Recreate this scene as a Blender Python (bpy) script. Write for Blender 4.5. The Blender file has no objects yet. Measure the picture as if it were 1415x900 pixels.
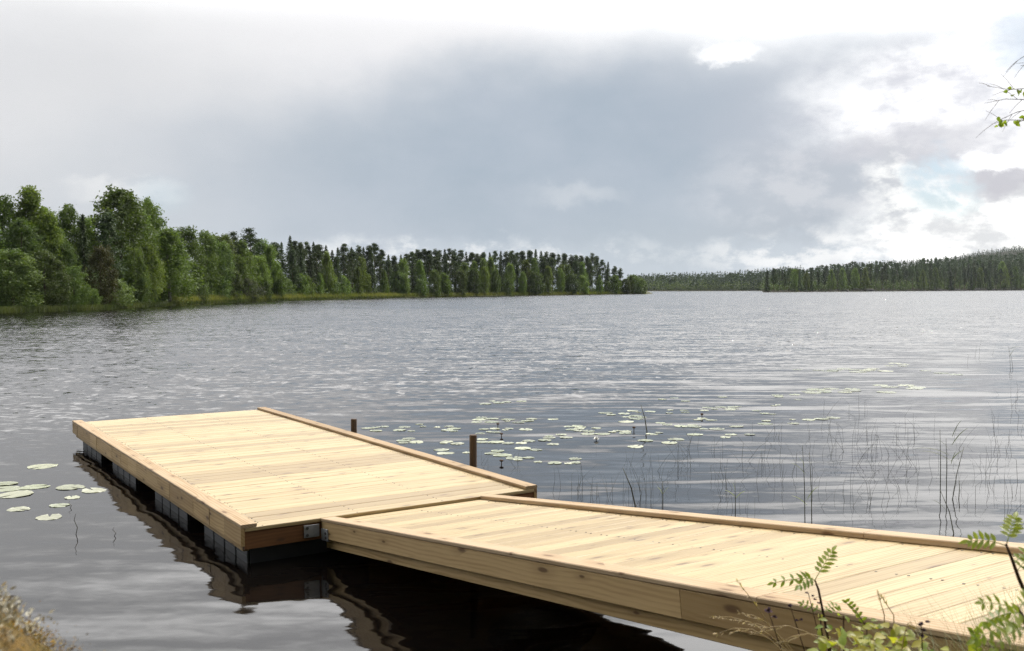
import bpy, math, random
import numpy as np
from mathutils import Vector, Matrix

S = bpy.context.scene
COL = S.collection
rng = np.random.default_rng(7)
random.seed(7)
R = math.radians

# ------------------------------------------------------------------ camera model
PW, PH, F = 1415.0, 900.0, 1367.0
EYE = Vector((0, 0, 1.875))
PITCH = math.atan((450 - 401) / F)
ROLL = R(-0.2)
CAM_ROT = Matrix.Rotation(math.pi/2 - PITCH, 3, 'X') @ Matrix.Rotation(ROLL, 3, 'Z')

def ray(px, py):
    return CAM_ROT @ Vector(((px - PW/2)/F, -(py - PH/2)/F, -1.0))
def on_z(px, py, z=0.0):                       # where a sight line meets a level plane
    d = ray(px, py); return EYE + d*((z - EYE.z)/d.z)
def at_depth(px, py, Y):                       # where a sight line is Y metres away
    d = ray(px, py); return EYE + d*(Y/d.y)
def hz(px): return 401 - 0.0035*(px - PW/2)
def sx(px, D): return (px - PW/2)/F*D

# ------------------------------------------------------------------ object helpers
class MB:
    def __init__(s): s.v=[]; s.f=[]; s.gc=[]; s.tint=[]; s.mi=[]
    def add(s, verts, faces, gc=None, tint=0.5, mi=0):
        o=len(s.v); s.v.extend([tuple(p) for p in verts]); s.f.extend([tuple(i+o for i in f) for f in faces])
        s.gc.extend([tuple(g) for g in gc] if gc is not None else [tuple(p) for p in verts])
        s.tint.extend([tint]*len(verts)); s.mi.extend([mi]*len(faces))
    def build(s, name, mats, parent=None, loc=None, smooth=False):
        me=bpy.data.meshes.new(name); me.from_pydata(s.v, [], s.f)
        a=me.attributes.new('gc','FLOAT_VECTOR','POINT'); a.data.foreach_set('vector', np.array(s.gc,dtype=np.float32).ravel())
        a=me.attributes.new('tint','FLOAT','POINT'); a.data.foreach_set('value', np.array(s.tint,dtype=np.float32))
        if not isinstance(mats,(list,tuple)): mats=[mats]
        for m in mats: me.materials.append(m)
        if len(mats)>1: me.polygons.foreach_set('material_index', s.mi)
        if smooth: me.polygons.foreach_set('use_smooth',[True]*len(me.polygons))
        me.update()
        return link(name, me, parent, loc)
def link(name, me, parent=None, loc=None):
    o=bpy.data.objects.new(name, me); COL.objects.link(o)
    if parent is not None: o.parent=parent
    if loc is not None: o.location=loc
    return o
def np_mesh(name, V, Fq, tint, mat, smooth=False):       # V (n,3); Fq (m,k)
    me=bpy.data.meshes.new(name); n=len(V); m,k=Fq.shape
    me.vertices.add(n); me.vertices.foreach_set('co', V.astype(np.float32).ravel())
    me.loops.add(m*k); me.loops.foreach_set('vertex_index', Fq.astype(np.int32).ravel())
    me.polygons.add(m); me.polygons.foreach_set('loop_start', np.arange(0,m*k,k,dtype=np.int32))
    a=me.attributes.new('tint','FLOAT','POINT'); a.data.foreach_set('value', np.asarray(tint,dtype=np.float32))
    me.materials.append(mat); me.update(calc_edges=True); me.validate()
    if smooth: me.polygons.foreach_set('use_smooth',[True]*len(me.polygons))
    return me
def tag(o, label=None, cat=None, group=None, kind=None):
    if label: o['label']=label
    if cat: o['category']=cat
    if group: o['group']=group
    if kind: o['kind']=kind
    return o
def empty(name, loc, rot=(0,0,0), label=None, cat=None, group=None):
    o=bpy.data.objects.new(name, None); COL.objects.link(o); o.location=loc; o.rotation_euler=rot
    o.empty_display_size=.2
    return tag(o,label,cat,group)
def copy_thing(root, loc, rot=None, scale=None, label=None, group=None):
    r=root.copy(); COL.objects.link(r); r.location=loc
    if rot is not None: r.rotation_euler=rot
    if scale is not None: r.scale=scale
    if label: r['label']=label
    if group: r['group']=group
    for ch in root.children:
        c=ch.copy(); COL.objects.link(c); c.parent=r
        for g in ch.children:
            d=g.copy(); COL.objects.link(d); d.parent=c
    return r

def board(mb, p0, p1, axis, cham=0.003, tint=None, seed=None):
    """box p0..p1 whose grain runs along axis; the four long edges are eased"""
    p0=list(p0); p1=list(p1)
    a=axis; b=(axis+1)%3; c=(axis+2)%3
    ch=min(cham,(p1[b]-p0[b])*.3,(p1[c]-p0[c])*.3)
    prof=[(p0[b]+ch,p0[c]),(p1[b]-ch,p0[c]),(p1[b],p0[c]+ch),(p1[b],p1[c]-ch),(p1[b]-ch,p1[c]),(p0[b]+ch,p1[c]),(p0[b],p1[c]-ch),(p0[b],p0[c]+ch)]
    vs=[]; gc=[]; off=rng.random()*40; off2=rng.random()*9
    for e in (p0[a],p1[a]):
        for (q,r) in prof:
            v=[0,0,0]; v[a]=e; v[b]=q; v[c]=r; vs.append(v)
            gc.append((e+off, (q-p0[b])+off2, (r-p0[c])+off2*.7))
    n=8; fs=[[(i) , (i+1)%n, (i+1)%n+n, i+n] for i in range(n)]
    fs=[f for f in fs]+[list(range(n))[::-1], [i+n for i in range(n)]]
    mb.add(vs,fs,gc, rng.random() if tint is None else tint)
def tube(mb, pts, rads, n=6, tint=.5, mi=0, cap=True):
    pts=[Vector(p) for p in pts]; vs=[]; fs=[]; gc=[]
    acc=0
    for i,p in enumerate(pts):
        t=(pts[min(i+1,len(pts)-1)]-pts[max(i-1,0)]).normalized()
        s=t.cross(Vector((0,0,1)) if abs(t.z)<.9 else Vector((1,0,0))).normalized(); q=t.cross(s)
        if i: acc+=(p-pts[i-1]).length
        for k in range(n):
            a=2*math.pi*k/n
            vs.append(p+(s*math.cos(a)+q*math.sin(a))*rads[i]); gc.append((acc,a*rads[i],0))
    for i in range(len(pts)-1):
        for k in range(n):
            fs.append((i*n+k,i*n+(k+1)%n,(i+1)*n+(k+1)%n,(i+1)*n+k))
    if cap:
        fs.append(tuple(range(n))[::-1]); fs.append(tuple((len(pts)-1)*n+k for k in range(n)))
    mb.add(vs,fs,gc,tint,mi)

# ------------------------------------------------------------------ node helpers
class NT:
    def __init__(s, tree): s.t=tree; s.n=tree.nodes; s.l=tree.links
    def node(s, ty, **kw):
        nd=s.n.new(ty)
        for k,v in kw.items(): setattr(nd,k,v)
        return nd
    def put(s, sock, val):
        if hasattr(val,'is_output'): s.l.new(val, sock)
        elif val is not None: sock.default_value=val
    def m(s, op, a, b=None, c=None, clamp=False):
        nd=s.node('ShaderNodeMath', operation=op, use_clamp=clamp)
        for i,x in enumerate((a,b,c)):
            if x is not None: s.put(nd.inputs[i],x)
        return nd.outputs[0]
    def vm(s, op, a, b=None):
        nd=s.node('ShaderNodeVectorMath', operation=op); s.put(nd.inputs[0],a)
        if b is not None: s.put(nd.inputs[3 if op=='SCALE' else 1],b)
        return nd.outputs[1 if op in('LENGTH','DOT_PRODUCT') else 0]
    def xyz(s,x,y,z=0.0):
        nd=s.node('ShaderNodeCombineXYZ')
        for i,q in enumerate((x,y,z)): s.put(nd.inputs[i],q)
        return nd.outputs[0]
    def sep(s,v):
        nd=s.node('ShaderNodeSeparateXYZ'); s.put(nd.inputs[0],v); return nd.outputs
    def mr(s, x, a, b, c=0.0, d=1.0, smooth=True):
        nd=s.node('ShaderNodeMapRange', interpolation_type='SMOOTHSTEP' if smooth else 'LINEAR')
        for i,q in enumerate((x,a,b,c,d)): s.put(nd.inputs[i],q)
        return nd.outputs[0]
    def mix(s, f, a, b, mode='MIX'):
        nd=s.node('ShaderNodeMix', data_type='RGBA', blend_type=mode)
        s.put(nd.inputs[0],f)
        for i,q in ((6,a),(7,b)):
            if isinstance(q,tuple) and len(q)==3: q=q+(1,)
            s.put(nd.inputs[i],q)
        return nd.outputs[2]
    def noise(s, v, scale, detail=4.0, rough=.5, dist=0.0, dim='3D', color=False):
        nd=s.node('ShaderNodeTexNoise', noise_dimensions=dim)
        if v is not None: s.put(nd.inputs['Vector'],v)
        nd.inputs['Scale'].default_value=scale; nd.inputs['Detail'].default_value=detail
        nd.inputs['Roughness'].default_value=rough; nd.inputs['Distortion'].default_value=dist
        return nd.outputs[1 if color else 0]
    def attr(s,name,out): return s.node('ShaderNodeAttribute',attribute_name=name).outputs[out]
    def bump(s,h,strength=1.0,dist=.01):
        nd=s.node('ShaderNodeBump'); nd.inputs['Strength'].default_value=strength
        s.put(nd.inputs['Distance'],dist); s.put(nd.inputs['Height'],h); return nd.outputs[0]
def new_mat(name):
    m=bpy.data.materials.new(name); m.use_nodes=True; t=NT(m.node_tree); t.n.clear()
    out=t.node('ShaderNodeOutputMaterial'); return m,t,out
def principled(t,out,color,rough=.6,spec=.4,normal=None,metal=0.0):
    b=t.node('ShaderNodeBsdfPrincipled'); t.put(b.inputs['Base Color'],color if not(isinstance(color,tuple) and len(color)==3) else color+(1,))
    t.put(b.inputs['Roughness'],rough); b.inputs['Specular IOR Level'].default_value=spec; b.inputs['Metallic'].default_value=metal
    if normal is not None: t.l.new(normal,b.inputs['Normal'])
    t.l.new(b.outputs[0],out.inputs[0]); return b

# ------------------------------------------------------------------ materials
def wood_mat(name, light, dark, knot, rough=.62, knots=1.0, spec=.3):
    m,t,out=new_mat(name)
    g=t.attr('gc',1); ti=t.attr('tint',2); x,y,z=t.sep(g)
    v=t.xyz(t.m('MULTIPLY',x,1.3),t.m('MULTIPLY',y,22.0),t.m('MULTIPLY',z,22.0))
    n1=t.noise(v,1.0,5.0,.6)
    warp=t.noise(t.xyz(t.m('MULTIPLY',x,1.1),t.m('MULTIPLY',y,3.0),t.m('MULTIPLY',z,3.0)),1.0,2.0)
    ring=t.m('SINE',t.m('MULTIPLY',t.m('ADD',t.m('ADD',y,z),t.m('MULTIPLY',warp,.09)),260.0))
    fine=t.noise(t.xyz(t.m('MULTIPLY',x,8.0),t.m('MULTIPLY',y,160.0),t.m('MULTIPLY',z,160.0)),1.0,3.0)
    gr=t.m('ADD',t.m('MULTIPLY',n1,.75),t.m('ADD',t.m('MULTIPLY',ring,.10),t.m('MULTIPLY',fine,.2)))
    col=t.mix(t.mr(gr,.40,.66),light,dark)
    # board to board tone
    col=t.mix(t.m('MULTIPLY',t.mr(ti,.35,1.0),.7),col,tuple(c*.8 for c in dark))
    col=t.mix(t.m('MULTIPLY',t.mr(ti,.3,0.0),.4),col,(light[0]*1.1,light[1]*1.12,light[2]*1.2))
    # knots
    vo=t.node('ShaderNodeTexVoronoi',voronoi_dimensions='2D',feature='F1')
    kv=t.xyz(t.m('MULTIPLY',x,2.4),t.m('MULTIPLY',t.m('ADD',y,z),7.5)); t.l.new(kv,vo.inputs['Vector']); vo.inputs['Scale'].default_value=1.0
    rnd=t.sep(vo.outputs['Color'])[0]
    kd=t.m('ADD',vo.outputs['Distance'],t.m('MULTIPLY',t.m('SUBTRACT',n1,.5),.10))
    size=t.mr(rnd,.30,1.0,.03,.15,False)
    km=t.m('MULTIPLY',t.mr(kd,size,t.m('MULTIPLY',size,.35)),t.m('GREATER_THAN',rnd,.35))
    halo=t.m('MULTIPLY',t.mr(kd,t.m('MULTIPLY',size,3.2),t.m('MULTIPLY',size,.6)),t.m('GREATER_THAN',rnd,.35))
    col=t.mix(t.m('MULTIPLY',halo,.4*knots),col,tuple(c*.75 for c in dark))
    col=t.mix(t.m('MULTIPLY',km,.85*knots),col,knot)
    # stray scuffs and damp marks
    sc=t.noise(g,2.1,5.0,.62)
    col=t.mix(t.m('MULTIPLY',t.mr(sc,.58,.80),.22),col,tuple(c*.55 for c in dark))
    h=t.m('ADD',t.m('MULTIPLY',gr,.6),t.m('MULTIPLY',fine,.3))
    principled(t,out,col,t.mr(gr,.2,.9,rough-.06,rough+.12,False),spec,t.bump(h,.5,.0025)); return m
WOOD=wood_mat('deck_pine',(.46,.35,.175),(.30,.205,.09),(.11,.055,.022),.43,1.0,.65)
WOODCAP=wood_mat('edge_pine',(.42,.305,.185),(.31,.205,.105),(.13,.07,.03))
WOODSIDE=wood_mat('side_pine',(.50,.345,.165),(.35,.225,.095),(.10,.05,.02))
WOODEND=wood_mat('shade_dark_end_pine',(.25,.115,.042),(.16,.07,.026),(.08,.04,.02))  # darker pine: the shade on the dock's end face is put into its colour
POSTW=wood_mat('dark_post',(.095,.062,.04),(.05,.033,.022),(.03,.02,.015),.7)

def leaf_mat(name, c1, c2, trans=.3, hue=.0, rough=.55, spec=.25, objvar=.35, dry=None):
    m,t,out=new_mat(name)
    ti=t.attr('tint',2); oi=t.node('ShaderNodeObjectInfo')
    col=t.mix(ti,c1,c2)
    rv=t.mr(oi.outputs['Random'],0,1,1-objvar,1+objvar,False)
    col=t.mix(1.0,col,t.xyz(rv,rv,rv),'MULTIPLY')
    hs=t.node('ShaderNodeHueSaturation'); t.put(hs.inputs['Color'],col)
    t.put(hs.inputs['Hue'],t.mr(t.m('FRACT',t.m('MULTIPLY',oi.outputs['Random'],7.13)),0,1,.5-hue,.5+hue,False))
    col=hs.outputs[0]
    b=t.node('ShaderNodeBsdfPrincipled'); t.put(b.inputs['Base Color'],col); b.inputs['Roughness'].default_value=rough; b.inputs['Specular IOR Level'].default_value=spec
    tr=t.node('ShaderNodeBsdfTranslucent'); t.put(tr.inputs[0],t.mix(1.0,col,(1.5,1.6,.55),'MULTIPLY'))
    mx=t.node('ShaderNodeMixShader'); mx.inputs[0].default_value=trans
    t.l.new(b.outputs[0],mx.inputs[1]); t.l.new(tr.outputs[0],mx.inputs[2]); t.l.new(mx.outputs[0],out.inputs[0]); return m
BIRCHLEAF=leaf_mat('birch_leaves',(0.0752, 0.1129, 0.0271), (0.158, 0.2107, 0.0602),.32,.015)
ASPENLEAF=leaf_mat('aspen_leaves',(0.0632, 0.1031, 0.0266), (0.133, 0.1862, 0.0565),.3,.012)
ALDERLEAF=leaf_mat('alder_leaves',(0.056, 0.091, 0.028), (0.1313, 0.175, 0.063),.28,.012)
RUSTLEAF=leaf_mat('rusty_leaves',(.05,.055,.02),(.10,.092,.038),.3,.01)
WILLOWLEAF=leaf_mat('willow_leaves',(.07,.09,.06),(.14,.16,.11),.3,.01)
SPRUCENEEDLE=leaf_mat('spruce_needles',(0.0327, 0.0536, 0.0253), (0.0744, 0.1071, 0.0446),.12,.01,.6,.2)
PINENEEDLE=leaf_mat('pine_needles',(0.0364, 0.0588, 0.028), (0.084, 0.1148, 0.0504),.15,.012,.6,.2)
FARWOOD=leaf_mat('far_wood_needles',(0.0336, 0.0588, 0.0336), (0.077, 0.112, 0.0532),.12,.0,.7,.15)
ROWANLEAF=leaf_mat('rowan_leaves',(.16,.22,.04),(.34,.38,.08),.5,.0,.4,.4,.1)
SHRUBLEAF=leaf_mat('shrub_leaves',(.17,.24,.035),(.42,.36,.06),.5,.0,.4,.4,.15)
GRASSM=leaf_mat('bank_grass',(.07,.11,.025),(.30,.24,.10),.4,.0,.5,.3,.1)
DRYGRASS=leaf_mat('dry_grass',(.26,.17,.09),(.48,.38,.22),.35,.0,.5,.3,.1)
SEDGE=leaf_mat('sedge_blades',(.11,.135,.04),(.235,.23,.08),.35,.0,.6,.2,.0)
REEDBED=leaf_mat('reedbed_blades',(.045,.062,.024),(.10,.115,.045),.3,.0,.6,.2,.0)
REEDM=leaf_mat('reed_stems',(.055,.052,.042),(.15,.15,.085),.1,.0,.5,.3,.3)
REEDLEAF=leaf_mat('reed_blades',(.05,.06,.025),(.20,.24,.06),.4,.0,.5,.3,.2)
PADM=leaf_mat('lily_pad',(.20,.22,.12),(.47,.48,.33),.05,.01,.16,.8,.25)

def bark(name,c1,c2,scale=6):
    m,t,out=new_mat(name); g=t.node('ShaderNodeTexCoord').outputs['Object']
    x,y,z=t.sep(g); n=t.noise(t.xyz(t.m('MULTIPLY',x,3.0),t.m('MULTIPLY',y,3.0),t.m('MULTIPLY',z,.9)),scale,4.0,.6)
    principled(t,out,t.mix(t.mr(n,.35,.65),c1,c2),.85,.2,t.bump(n,.6,.02)); return m
BIRCHBARK=bark('birch_bark',(.42,.40,.36),(.10,.09,.08),2)
BROWNBARK=bark('brown_bark',(.12,.095,.07),(.05,.04,.03))
PINEBARK=bark('pine_bark',(.20,.115,.065),(.07,.05,.04))
STEMBROWN=bark('sapling_stem',(.10,.055,.03),(.05,.03,.02),30)

# floats: near black ribbed plastic
m,t,out=new_mat('float_plastic'); n=t.noise(t.node('ShaderNodeTexCoord').outputs['Object'],9,4)
principled(t,out,t.mix(n,(.009,.011,.013),(.02,.022,.025)),.5,.4); FLOATM=m
m,t,out=new_mat('float_seam'); principled(t,out,(.05,.054,.058),.5,.4); SEAMM=m
m,t,out=new_mat('galvanised_steel'); n=t.noise(t.node('ShaderNodeTexCoord').outputs['Object'],30,4)
principled(t,out,t.mix(n,(.30,.31,.32),(.48,.49,.5)),t.mr(n,0,1,.35,.6,False),.5,None,.6); STEEL=m
m,t,out=new_mat('bolt_steel'); principled(t,out,(.09,.09,.09),.5,.5,None,.5); BOLT=m

def ground_mat(name,cols,scale=1.0,bump=.03):
    m,t,out=new_mat(name); p=t.node('ShaderNodeNewGeometry').outputs['Position']
    a=t.noise(p,1.3*scale,6,.6); b=t.noise(p,11*scale,5,.6)
    c=t.mix(t.mr(a,.35,.65),cols[0],cols[1]); c=t.mix(t.mr(b,.45,.7),c,cols[2])
    principled(t,out,c,.9,.15,t.bump(t.m('ADD',a,b),.7,bump)); return m
BANKM=ground_mat('bank_soil',((.05,.055,.02),(.075,.06,.035),(.03,.026,.018)))
FARBANKM=ground_mat('shore_soil',((.05,.055,.022),(.09,.08,.035),(.035,.04,.018)),.15,.2)
DARKBANKM=ground_mat('dark_shore_soil',((.03,.03,.018),(.05,.042,.025),(.02,.02,.012)),.15,.2)
BEDM=ground_mat('bed_silt',((.045,.03,.016),(.07,.05,.028),(.03,.022,.014)),.6)
STONEM=ground_mat('stone_grey',((.22,.21,.2),(.13,.125,.12),(.30,.29,.27)),5,.02)
SHORESTONE=ground_mat('shore_rock',((.20,.19,.17),(.12,.115,.10),(.28,.26,.23)),.4,.1)

# water
def water_mat():
    m,t,out=new_mat('lake_water'); p=t.node('ShaderNodeNewGeometry').outputs['Position']
    x,y,z=t.sep(p)
    # wind shelter: quieter towards this bank, and calmer lanes far out
    lane=t.noise(t.xyz(t.m('MULTIPLY',x,.006),t.m('MULTIPLY',y,.02)),1.0,3.0,.5)
    lane2=t.noise(t.xyz(t.m('MULTIPLY',x,.05),t.m('MULTIPLY',y,.09)),1.0,3.0,.55)
    sh=t.m('ADD',y,t.m('MULTIPLY',x,-1.05))                   # distance from the sheltered right-hand bay
    open_=t.mr(t.m('ADD',sh,t.m('MULTIPLY',t.m('SUBTRACT',lane2,.5),13.0)),9.5,25.0)
    open_=t.m('MULTIPLY',open_,t.mr(lane,.3,.62,.55,1.0))
    def slope(vec,scale,detail,rough,dist=0.0):
        return t.vm('SUBTRACT',t.noise(vec,scale,detail,rough,dist,'3D',True),(.5,.5,.5))
    a1=t.vm('SCALE',slope(t.xyz(t.m('MULTIPLY',x,.85),t.m('MULTIPLY',y,1.5)),4.8,4.0,.62,.4),0.0); a1.node.inputs[3].default_value=.60
    a2=t.vm('SCALE',slope(t.xyz(t.m('MULTIPLY',x,.5),t.m('MULTIPLY',y,1.0)),1.3,2.0,.5,.3),0.0); a2.node.inputs[3].default_value=.15
    sp=t.mr(t.noise(t.xyz(t.m('MULTIPLY',x,3.6),t.m('MULTIPLY',y,1.2),7.0),1.3,2.0),.58,.68)
    inc0=t.vm('MULTIPLY',t.node('ShaderNodeNewGeometry').outputs['Incoming'],(.07,.07,0))
    a3=t.vm('SCALE',t.vm('ADD',slope(t.xyz(t.m('MULTIPLY',x,3.5),t.m('MULTIPLY',y,1.0),3.0),1.6,2.0,.5),inc0),0.0); t.l.new(t.m('MULTIPLY',t.m('MULTIPLY',sp,open_),t.mr(t.m('DIVIDE',x,t.m('MAXIMUM',y,1.0)),-.2,.35,1.0,3.2)),a3.node.inputs[3])
    ruf=t.vm('SCALE',t.vm('ADD',t.vm('ADD',a1,a2),a3),0.0); t.l.new(open_,ruf.node.inputs[3])
    b1=t.vm('MULTIPLY',slope(t.xyz(t.m('MULTIPLY',x,.42),t.m('MULTIPLY',y,2.6)),1.25,2.0,.45,.5),(.045,.27,0))
    b2=t.vm('MULTIPLY',slope(t.xyz(t.m('MULTIPLY',x,1.2),t.m('MULTIPLY',y,2.4)),4.6,2.0,.5,.4),(.022,.06,0))
    quiet=t.mr(t.m('ADD',x,t.m('MULTIPLY',lane2,6.0)),-3.0,3.5,.13,1.0)      # the corner left of the dock lies in the lee
    b1=t.vm('SCALE',b1,0.0); t.l.new(quiet,b1.node.inputs[3]); cal=t.vm('ADD',b1,b2)
    # wave backs hide behind wave faces at a low angle, so the facets one sees lean towards the eye
    inc=t.vm('MULTIPLY',t.node('ShaderNodeNewGeometry').outputs['Incoming'],(1,1,0))
    lean=t.vm('SCALE',inc,0.0); t.l.new(t.m('ADD',t.m('MULTIPLY',t.m('POWER',open_,.5),t.mr(x,-30.0,15.0,.07,.095)),t.m('MULTIPLY',t.mr(x,1.0,6.5,0.0,.06),t.m('SUBTRACT',1.0,open_))),lean.node.inputs[3])
    sm=t.vm('MULTIPLY',t.vm('ADD',t.vm('ADD',ruf,cal),lean),(1,1,0))
    nb=t.vm('NORMALIZE',t.vm('ADD',sm,(0,0,1)))
    fr=t.node('ShaderNodeFresnel'); fr.inputs[0].default_value=1.58; t.l.new(nb,fr.inputs['Normal'])
    gl=t.node('ShaderNodeBsdfGlossy'); gl.inputs['Roughness'].default_value=.05; t.l.new(nb,gl.inputs['Normal'])
    gl.inputs['Color'].default_value=(1,1,1,1)
    df=t.node('ShaderNodeBsdfDiffuse'); df.inputs[0].default_value=(.006,.005,.0045,1)
    tr=t.node('ShaderNodeBsdfTransparent'); tr.inputs[0].default_value=(.36,.25,.14,1)
    a=t.node('ShaderNodeMixShader'); a.inputs[0].default_value=.45; t.l.new(df.outputs[0],a.inputs[1]); t.l.new(tr.outputs[0],a.inputs[2])
    b=t.node('ShaderNodeMixShader'); t.l.new(fr.outputs[0],b.inputs[0]); t.l.new(a.outputs[0],b.inputs[1]); t.l.new(gl.outputs[0],b.inputs[2])
    t.l.new(b.outputs[0],out.inputs[0]); return m
WATERM=water_mat()

# ------------------------------------------------------------------ camera
cd=bpy.data.cameras.new('camera'); cam=bpy.data.objects.new('camera',cd); COL.objects.link(cam)
cam.location=EYE; cam.rotation_euler=CAM_ROT.to_euler()
cd.sensor_width=22.3; cd.lens=F/PW*22.3; cd.clip_start=.05; cd.clip_end=20000
cd.dof.use_dof=True; cd.dof.focus_distance=8; cd.dof.aperture_fstop=3.8
S.camera=cam

# ------------------------------------------------------------------ sky and sun
SUN_AZ, SUN_EL = R(42), R(50)
sd=Vector((math.sin(SUN_AZ)*math.cos(SUN_EL), math.cos(SUN_AZ)*math.cos(SUN_EL), math.sin(SUN_EL)))
ld=bpy.data.lights.new('sun','SUN'); sun=bpy.data.objects.new('sun',ld); COL.objects.link(sun)
ld.energy=2.4; ld.angle=R(.55); ld.color=(1,.95,.86); sun.rotation_euler=sd.to_track_quat('Z','Y').to_euler(); sun.location=(30,60,80)

def build_world():
    w=bpy.data.worlds.new('World'); S.world=w; w.use_nodes=True; t=NT(w.node_tree); t.n.clear()
    out=t.node('ShaderNodeOutputWorld'); bg=t.node('ShaderNodeBackground'); bg.inputs[1].default_value=.1
    t.l.new(bg.outputs[0],out.inputs[0])
    sky=t.node('ShaderNodeTexSky',sky_type='NISHITA'); sky.sun_disc=False; sky.sun_elevation=SUN_EL; sky.sun_rotation=SUN_AZ
    sky.altitude=200; sky.air_density=1.0; sky.dust_density=1.2
    d=t.vm('NORMALIZE',t.node('ShaderNodeTexCoord').outputs['Generated'])
    x,y,z=t.sep(d)
    U=t.m('ARCTAN2',x,y)
    V=t.m('DIVIDE',z,t.m('SQRT',t.m('ADD',t.m('ADD',t.m('MULTIPLY',x,x),t.m('MULTIPLY',y,y)),1e-4)))
    base=t.xyz(U,V)
    wn=t.sep(t.noise(t.xyz(t.m('MULTIPLY',U,1.0),t.m('MULTIPLY',V,1.5)),7.0,7.0,.55,0,'3D',True))
    wU=t.m('ADD',U,t.m('MULTIPLY',t.m('SUBTRACT',wn[0],.5),.14))
    wV=t.m('ADD',V,t.m('MULTIPLY',t.m('SUBTRACT',wn[1],.5),.09))
    bn=t.sep(t.noise(t.xyz(U,t.m('MULTIPLY',V,1.3)),26.0,8.0,.6,0,'3D',True))      # billowy small detail
    cU=t.m('ADD',U,t.m('MULTIPLY',t.m('SUBTRACT',bn[0],.5),.055))
    cV=t.m('ADD',V,t.m('MULTIPLY',t.m('SUBTRACT',bn[1],.5),.05))
    det=t.noise(t.xyz(U,t.m('MULTIPLY',V,1.7)),17.0,9.0,.62)
    soft=t.noise(t.xyz(U,t.m('MULTIPLY',V,2.2)),5.0,6.0,.55)
    def blob(px,py,rx,ry,s,mode='w'):
        az=math.atan((px-PW/2)/F); u0=az; v0=(401-py)/F*math.cos(az)
        A,B={'w':(wU,wV),'c':(cU,cV),'n':(U,V)}[mode]
        du=t.m('DIVIDE',t.m('SUBTRACT',A,u0),rx/F*math.cos(az)**1.0); dv=t.m('DIVIDE',t.m('SUBTRACT',B,v0),ry/F)
        dd=t.m('SQRT',t.m('ADD',t.m('MULTIPLY',du,du),t.m('MULTIPLY',dv,dv)))
        return t.mr(dd,1+s,max(1-s,0.0))
    K=10.0
    def c(r,g,b): return (r*K,g*K,b*K)
    grey=c(.66,.67,.70); white=c(1.2,1.2,1.2)
    # pale high overcast, lilac to white
    col=t.mix(t.mr(soft,.35,.68),grey,c(.80,.80,.82))
    col=t.mix(t.m('MULTIPLY',t.mr(V,.0,.14),.55),c(.55,.60,.66),col)
    # bright upper edge
    top=t.mr(t.m('ADD',V,t.m('MULTIPLY',t.m('SUBTRACT',soft,.5),.06)),.195,.29)
    col=t.mix(top,col,t.mix(t.mr(U,.05,.5),white,c(1.8,1.79,1.77)))
    # left high pale sheet
    col=t.mix(t.m('MULTIPLY',blob(180,110,420,170,.8),.75),col,c(.80,.795,.80))
    col=t.mix(t.m('MULTIPLY',blob(560,60,230,120,.9),.7),col,c(.93,.92,.93))
    # great slate cloud
    slate=t.mix(t.mr(t.noise(t.xyz(U,t.m('MULTIPLY',V,1.6)),6.0,7.0,.55),.32,.68),c(.38,.455,.54),(4.6,5.2,6.0))
    col=t.mix(t.m('MULTIPLY',blob(830,270,560,150,.55),.9),col,slate)
    col=t.mix(t.m('MULTIPLY',blob(870,190,330,105,.7),.85),col,slate)
    col=t.mix(t.m('MULTIPLY',blob(1120,170,190,70,.8),.5),col,c(.58,.60,.66))
    # paler shoulder on its right with a billowed edge
    col=t.mix(t.m('MULTIPLY',blob(1130,262,150,62,.55,'c'),.75),col,t.mix(t.mr(det,.40,.6),c(.53,.565,.625),c(.70,.71,.75)))
    col=t.mix(t.m('MULTIPLY',blob(1120,318,170,20,.7,'c'),.75),col,c(.44,.49,.56))
    # rain grey low in the middle, pale gap along the skyline
    col=t.mix(t.m('MULTIPLY',blob(900,370,150,55,.8,'n'),.7),col,c(.46,.525,.59))
    col=t.mix(t.m('MULTIPLY',blob(560,354,300,20,.8,'c'),.85),col,t.mix(t.mr(det,.46,.57),c(.53,.59,.66),c(.86,.88,.9)))
    col=t.mix(t.m('MULTIPLY',blob(1130,352,140,24,.7,'c'),.85),col,t.mix(t.mr(det,.44,.57),c(.56,.62,.69),c(1.0,1.0,1.0)))
    # torn bright cumulus on the right
    cum=t.mix(t.mr(det,.30,.64),c(.76,.765,.82),c(1.3,1.29,1.28))
    col=t.mix(blob(1400,150,190,95,.45,'c'),col,cum)
    col=t.mix(t.m('MULTIPLY',blob(1250,140,130,60,.7,'c'),.8),col,cum)
    col=t.mix(t.m('MULTIPLY',blob(1260,205,110,26,.6,'c'),.7),col,c(.62,.62,.67))
    col=t.mix(blob(1390,320,190,62,.35,'c'),col,t.mix(t.mr(det,.36,.58),c(.76,.77,.79),c(1.35,1.34,1.31)))
    col=t.mix(t.m('MULTIPLY',blob(1400,248,70,22,.5,'c'),.85),col,c(.58,.57,.62))
    col=t.mix(blob(1375,226,62,13,.5,'c'),col,white)
    col=t.mix(t.m('MULTIPLY',blob(1235,262,30,52,.5,'c'),.8),col,t.mix(t.mr(det,.42,.56),c(.62,.64,.68),c(1.1,1.1,1.08)))
    # small stray clouds
    col=t.mix(t.m('MULTIPLY',blob(1005,80,38,12,.6,'c'),.85),col,white)
    col=t.mix(t.m('MULTIPLY',blob(795,267,52,12,.8,'c'),.38),col,c(.75,.77,.8))
    col=t.mix(t.m('MULTIPLY',blob(180,262,60,14,.6,'c'),.6),col,c(.9,.9,.9))
    # open blue
    blue=t.mix(.5,sky.outputs[0],c(.66,.79,.90))
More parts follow.
